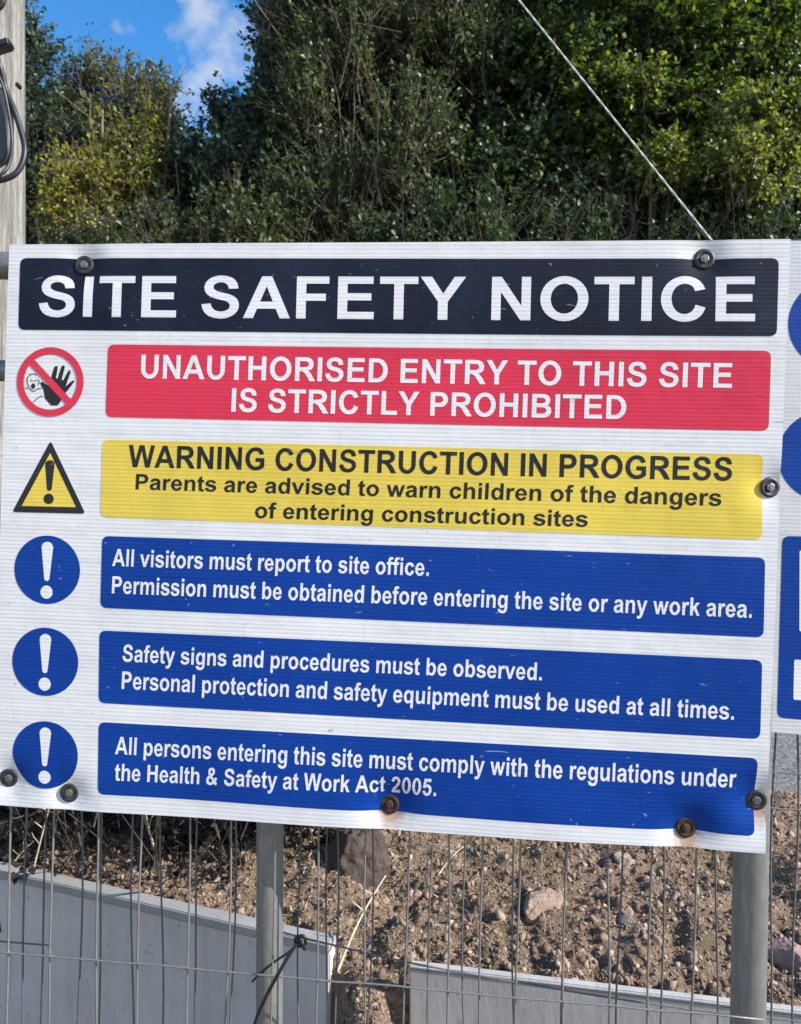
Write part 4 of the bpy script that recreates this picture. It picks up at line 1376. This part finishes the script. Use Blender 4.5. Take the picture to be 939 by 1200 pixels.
# far backing hedge, dark, reads as one mass
def hedge_mass():
    n_t = 26000
    px = rng.uniform(-170, 1110, n_t)
    Yd = rng.uniform(7.6, 8.8, n_t)
    prof = np.interp(px, [-350, 20, 60, 110, 210, 235, 275, 325, 400, 1300], [60, 90, 140, 150, 200, 225, 185, 80, -50, -120])
    py = prof + (rng.random(n_t) ** 1.3) * (760 - prof)
    s = Yd / FPX
    P = np.stack([(px - CX) * s, Yd, EYE - (py - CY) * s], -1)
    P = P[P[:, 2] > 0.3]; n_t = len(P)
    per = 11
    ti = np.repeat(np.arange(n_t), per); n = n_t * per
    bp = P[ti] + rng.normal(0, 0.14, (n, 3))
    ld = unit(rng.normal(size=(n, 3)) + np.array([0, -0.2, 0.2])); nor = unit(rng.normal(0, 0.6, (n, 3)) + np.array([0.1, -0.5, 0.6]))
    sd = unit(np.cross(ld, nor))
    ll = rng.uniform(0.06, 0.13, n)[:, None]; lw = ll * 0.42
    V = np.stack([bp, bp + ld * ll * 0.45 + sd * lw, bp + ld * ll, bp + ld * ll * 0.45 - sd * lw], 1)
    f = np.array([[0, 1, 2], [0, 2, 3]])[None] + (np.arange(n) * 4)[:, None, None]
    tag(mesh_np('hedge', V.reshape(-1, 3), f.reshape(-1, 3), LF_DARK), 'dense dark hedge mass far behind the trees', None, kind='stuff')


hedge_mass()

tree('evergreen_tree', 'tall dark evergreen tree rising just right of the wooden pole', 'tree', (at(15, 600, 7.4).x, 7.4), 2.2,
     [E3(5, 60, 7.4, 42, 60), E3(18, 120, 7.3, 48, 60), E3(45, 60, 7.4, 14, 34), E3(30, 200, 7.2, 55, 70), E3(50, 250, 7.1, 50, 60), E3(40, 30, 7.4, 9, 18)],
     LF_BLUE, BK_DARK, 15000, (0.050, 0.017), up=0.5)
tree('grey_bush', 'grey-green twiggy tree below the blue sky, behind the yellow bush', 'tree', (at(150, 600, 7.8).x, 7.8), 2.0,
     [E3(108, 110, 7.8, 36, 42), E3(150, 125, 7.7, 45, 48), E3(190, 128, 7.8, 18, 38), E3(80, 130, 7.7, 25, 40), E3(170, 180, 7.6, 55, 50), E3(90, 190, 7.5, 40, 50), E3(200, 220, 7.4, 30, 60), E3(105, 75, 7.8, 14, 20)],
     LF_GREY, BK_GREY, 26000, (0.038, 0.012), up=0.6, bare=40, twig=(0.2, 0.45))
tree('yellow_bush', 'yellow-leaved autumn bush above the left part of the sign', 'bush', (at(135, 600, 6.6).x, 6.6), 1.6,
     [E3(175, 122, 6.7, 24, 26), E3(150, 165, 6.6, 40, 26), E3(108, 180, 6.6, 32, 28), E3(120, 220, 6.5, 48, 32), E3(85, 205, 6.5, 18, 40), E3(165, 200, 6.6, 22, 30), E3(200, 120, 6.7, 14, 14, None, 0.5), E3(172, 100, 6.8, 20, 18, None, 0.6), E3(120, 150, 6.7, 30, 22, None, 0.5), E3(90, 262, 6.4, 28, 22), E3(60, 235, 6.4, 22, 28, None, 0.5), E3(45, 268, 6.4, 22, 22, None, 0.5)],
     LF_YEL, BK_TAN, 8500, (0.044, 0.015), up=0.25, twig=(0.2, 0.5), per=9, shell=0.5)
tree('dark_bush', 'dark blue-green bush filling the dip below the clouds', 'bush', (at(262, 600, 6.9).x, 6.9), 2.0,
     [E3(262, 160, 7.0, 28, 42), E3(298, 108, 7.0, 30, 40), E3(235, 205, 6.8, 36, 60), E3(290, 200, 6.7, 50, 70), E3(332, 60, 7.0, 38, 55), E3(326, 15, 7.0, 22, 36), E3(250, 258, 6.6, 55, 50)],
     LF_BLUE, BK_DARK, 22000, (0.046, 0.019), up=0.3)
tree('twiggy_tree', 'large leafy tree with bare brown twigs above the middle of the sign', 'tree', (at(420, 600, 6.6).x, 6.6), 2.3,
     [E3(360, 30, 6.7, 60, 60), E3(430, 60, 6.5, 75, 80), E3(520, 40, 6.6, 60, 90), E3(380, 130, 6.4, 60, 70), E3(460, 170, 6.3, 75, 80), E3(400, 245, 6.3, 80, 60), E3(430, -60, 6.6, 90, 70), E3(355, -30, 6.7, 40, 50)],
     LF_OLIVE2, BK_GREY, 46000, (0.046, 0.016), up=0.7, bare=75, twig=(0.25, 0.6))
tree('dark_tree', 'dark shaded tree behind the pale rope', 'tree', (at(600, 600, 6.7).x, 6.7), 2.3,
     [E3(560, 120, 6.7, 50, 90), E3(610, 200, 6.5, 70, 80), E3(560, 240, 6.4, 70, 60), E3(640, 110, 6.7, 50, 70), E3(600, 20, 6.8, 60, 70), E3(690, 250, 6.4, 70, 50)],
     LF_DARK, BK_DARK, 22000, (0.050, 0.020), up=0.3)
tree('green_tree', 'large sunlit green tree filling the upper right behind the rope', 'tree', (at(760, 600, 6.3).x, 6.3), 2.5,
     [E3(690, 40, 6.4, 55, 50), E3(760, 20, 6.3, 60, 50), E3(830, 40, 6.3, 55, 55), E3(900, 10, 6.4, 50, 50), E3(720, 110, 6.3, 50, 40), E3(800, 110, 6.2, 50, 38), E3(640, 60, 6.6, 40, 40), E3(760, 170, 6.4, 60, 36, None, 0.6), E3(690, 160, 6.4, 30, 32, None, 0.6), E3(760, -70, 6.4, 110, 50), E3(880, -70, 6.5, 80, 60)],
     LF_MID, BK_DARK, 42000, (0.052, 0.019), up=0.15, droop=0.3)
tree('dark_laurel', 'dark green laurel shrub at the right edge behind the light shrub', 'shrub', (at(880, 600, 6.6).x, 6.6), 2.0,
     [E3(920, 110, 6.7, 45, 60), E3(850, 200, 6.6, 60, 60), E3(930, 220, 6.6, 45, 70), E3(870, 265, 6.5, 80, 45), E3(780, 255, 6.5, 60, 45), E3(1010, 150, 6.7, 70, 110)],
     LF_DARK, BK_DARK, 22000, (0.058, 0.022), up=0.2)
tree('light_shrub', 'light green sunlit shrub with pale twig near the right edge', 'shrub', (at(880, 600, 5.9).x, 5.9), 1.7,
     [E3(890, 140, 5.9, 36, 28), E3(870, 195, 5.8, 34, 36), E3(915, 180, 5.9, 24, 44), E3(895, 235, 5.8, 30, 22, None, 0.6), E3(935, 120, 5.9, 24, 22)],
     LF_LIT, BK_DARK, 7000, (0.048, 0.016), up=0.2, twig=(0.18, 0.4), per=9, bare=6, trunk_r=0.02)
tree('light_shrub', 'small light green shrub above the sign just left of the top right bolt', 'shrub', (at(790, 600, 6.0).x, 6.0), 1.4,
     [E3(785, 188, 6.0, 26, 24), E3(800, 215, 6.0, 18, 16), E3(762, 200, 6.0, 14, 20, None, 0.6), E3(752, 85, 6.0, 24, 18, None, 0.6)],
     LF_LIT, BK_DARK, 3000, (0.045, 0.016), up=0.2, twig=(0.16, 0.34), per=9, trunk_r=0.018)
tree('low_bush', 'low dark olive bush just above the sign top edge at centre left', 'bush', (at(330, 600, 6.0).x, 6.0), 1.2,
     [E3(210, 282, 6.1, 55, 28), E3(300, 268, 6.0, 60, 40), E3(120, 296, 6.1, 50, 20), E3(60, 300, 6.1, 40, 24), E3(250, 330, 6.0, 150, 60)],
     LF_OLIVE, BK_DARK, 12000, (0.045, 0.016), up=0.5, bare=30)
tree('low_bush', 'low dark bush behind the title panel, right of the twiggy tree', 'bush', (at(560, 600, 6.0).x, 6.0), 1.2,
     [E3(480, 270, 6.0, 70, 40), E3(600, 280, 6.0, 80, 40), E3(740, 285, 6.0, 90, 40), E3(880, 300, 6.0, 80, 40), E3(600, 350, 6.0, 200, 70)],
     LF_DARK, BK_DARK, 14000, (0.050, 0.019), up=0.5, bare=90)
tree('shade_bramble', 'added bramble thicket with shade-dark leaves beneath the sign, left of the left fence post', 'bush', (-0.75, 2.62), 0.5,
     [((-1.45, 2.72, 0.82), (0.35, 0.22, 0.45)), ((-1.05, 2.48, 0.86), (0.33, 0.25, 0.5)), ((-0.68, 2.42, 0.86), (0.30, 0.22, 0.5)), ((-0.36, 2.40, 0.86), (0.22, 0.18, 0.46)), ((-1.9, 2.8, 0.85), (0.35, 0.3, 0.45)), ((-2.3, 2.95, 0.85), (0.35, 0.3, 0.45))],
     LF_SHADE, BK_DARK, 24000, (0.026, 0.011), up=0.5, bare=90, twig=(0.15, 0.35), trunk_r=0.025, shell=0.5, gaps=0.2)  # thicket added to fill and cast the shaded band at lower left
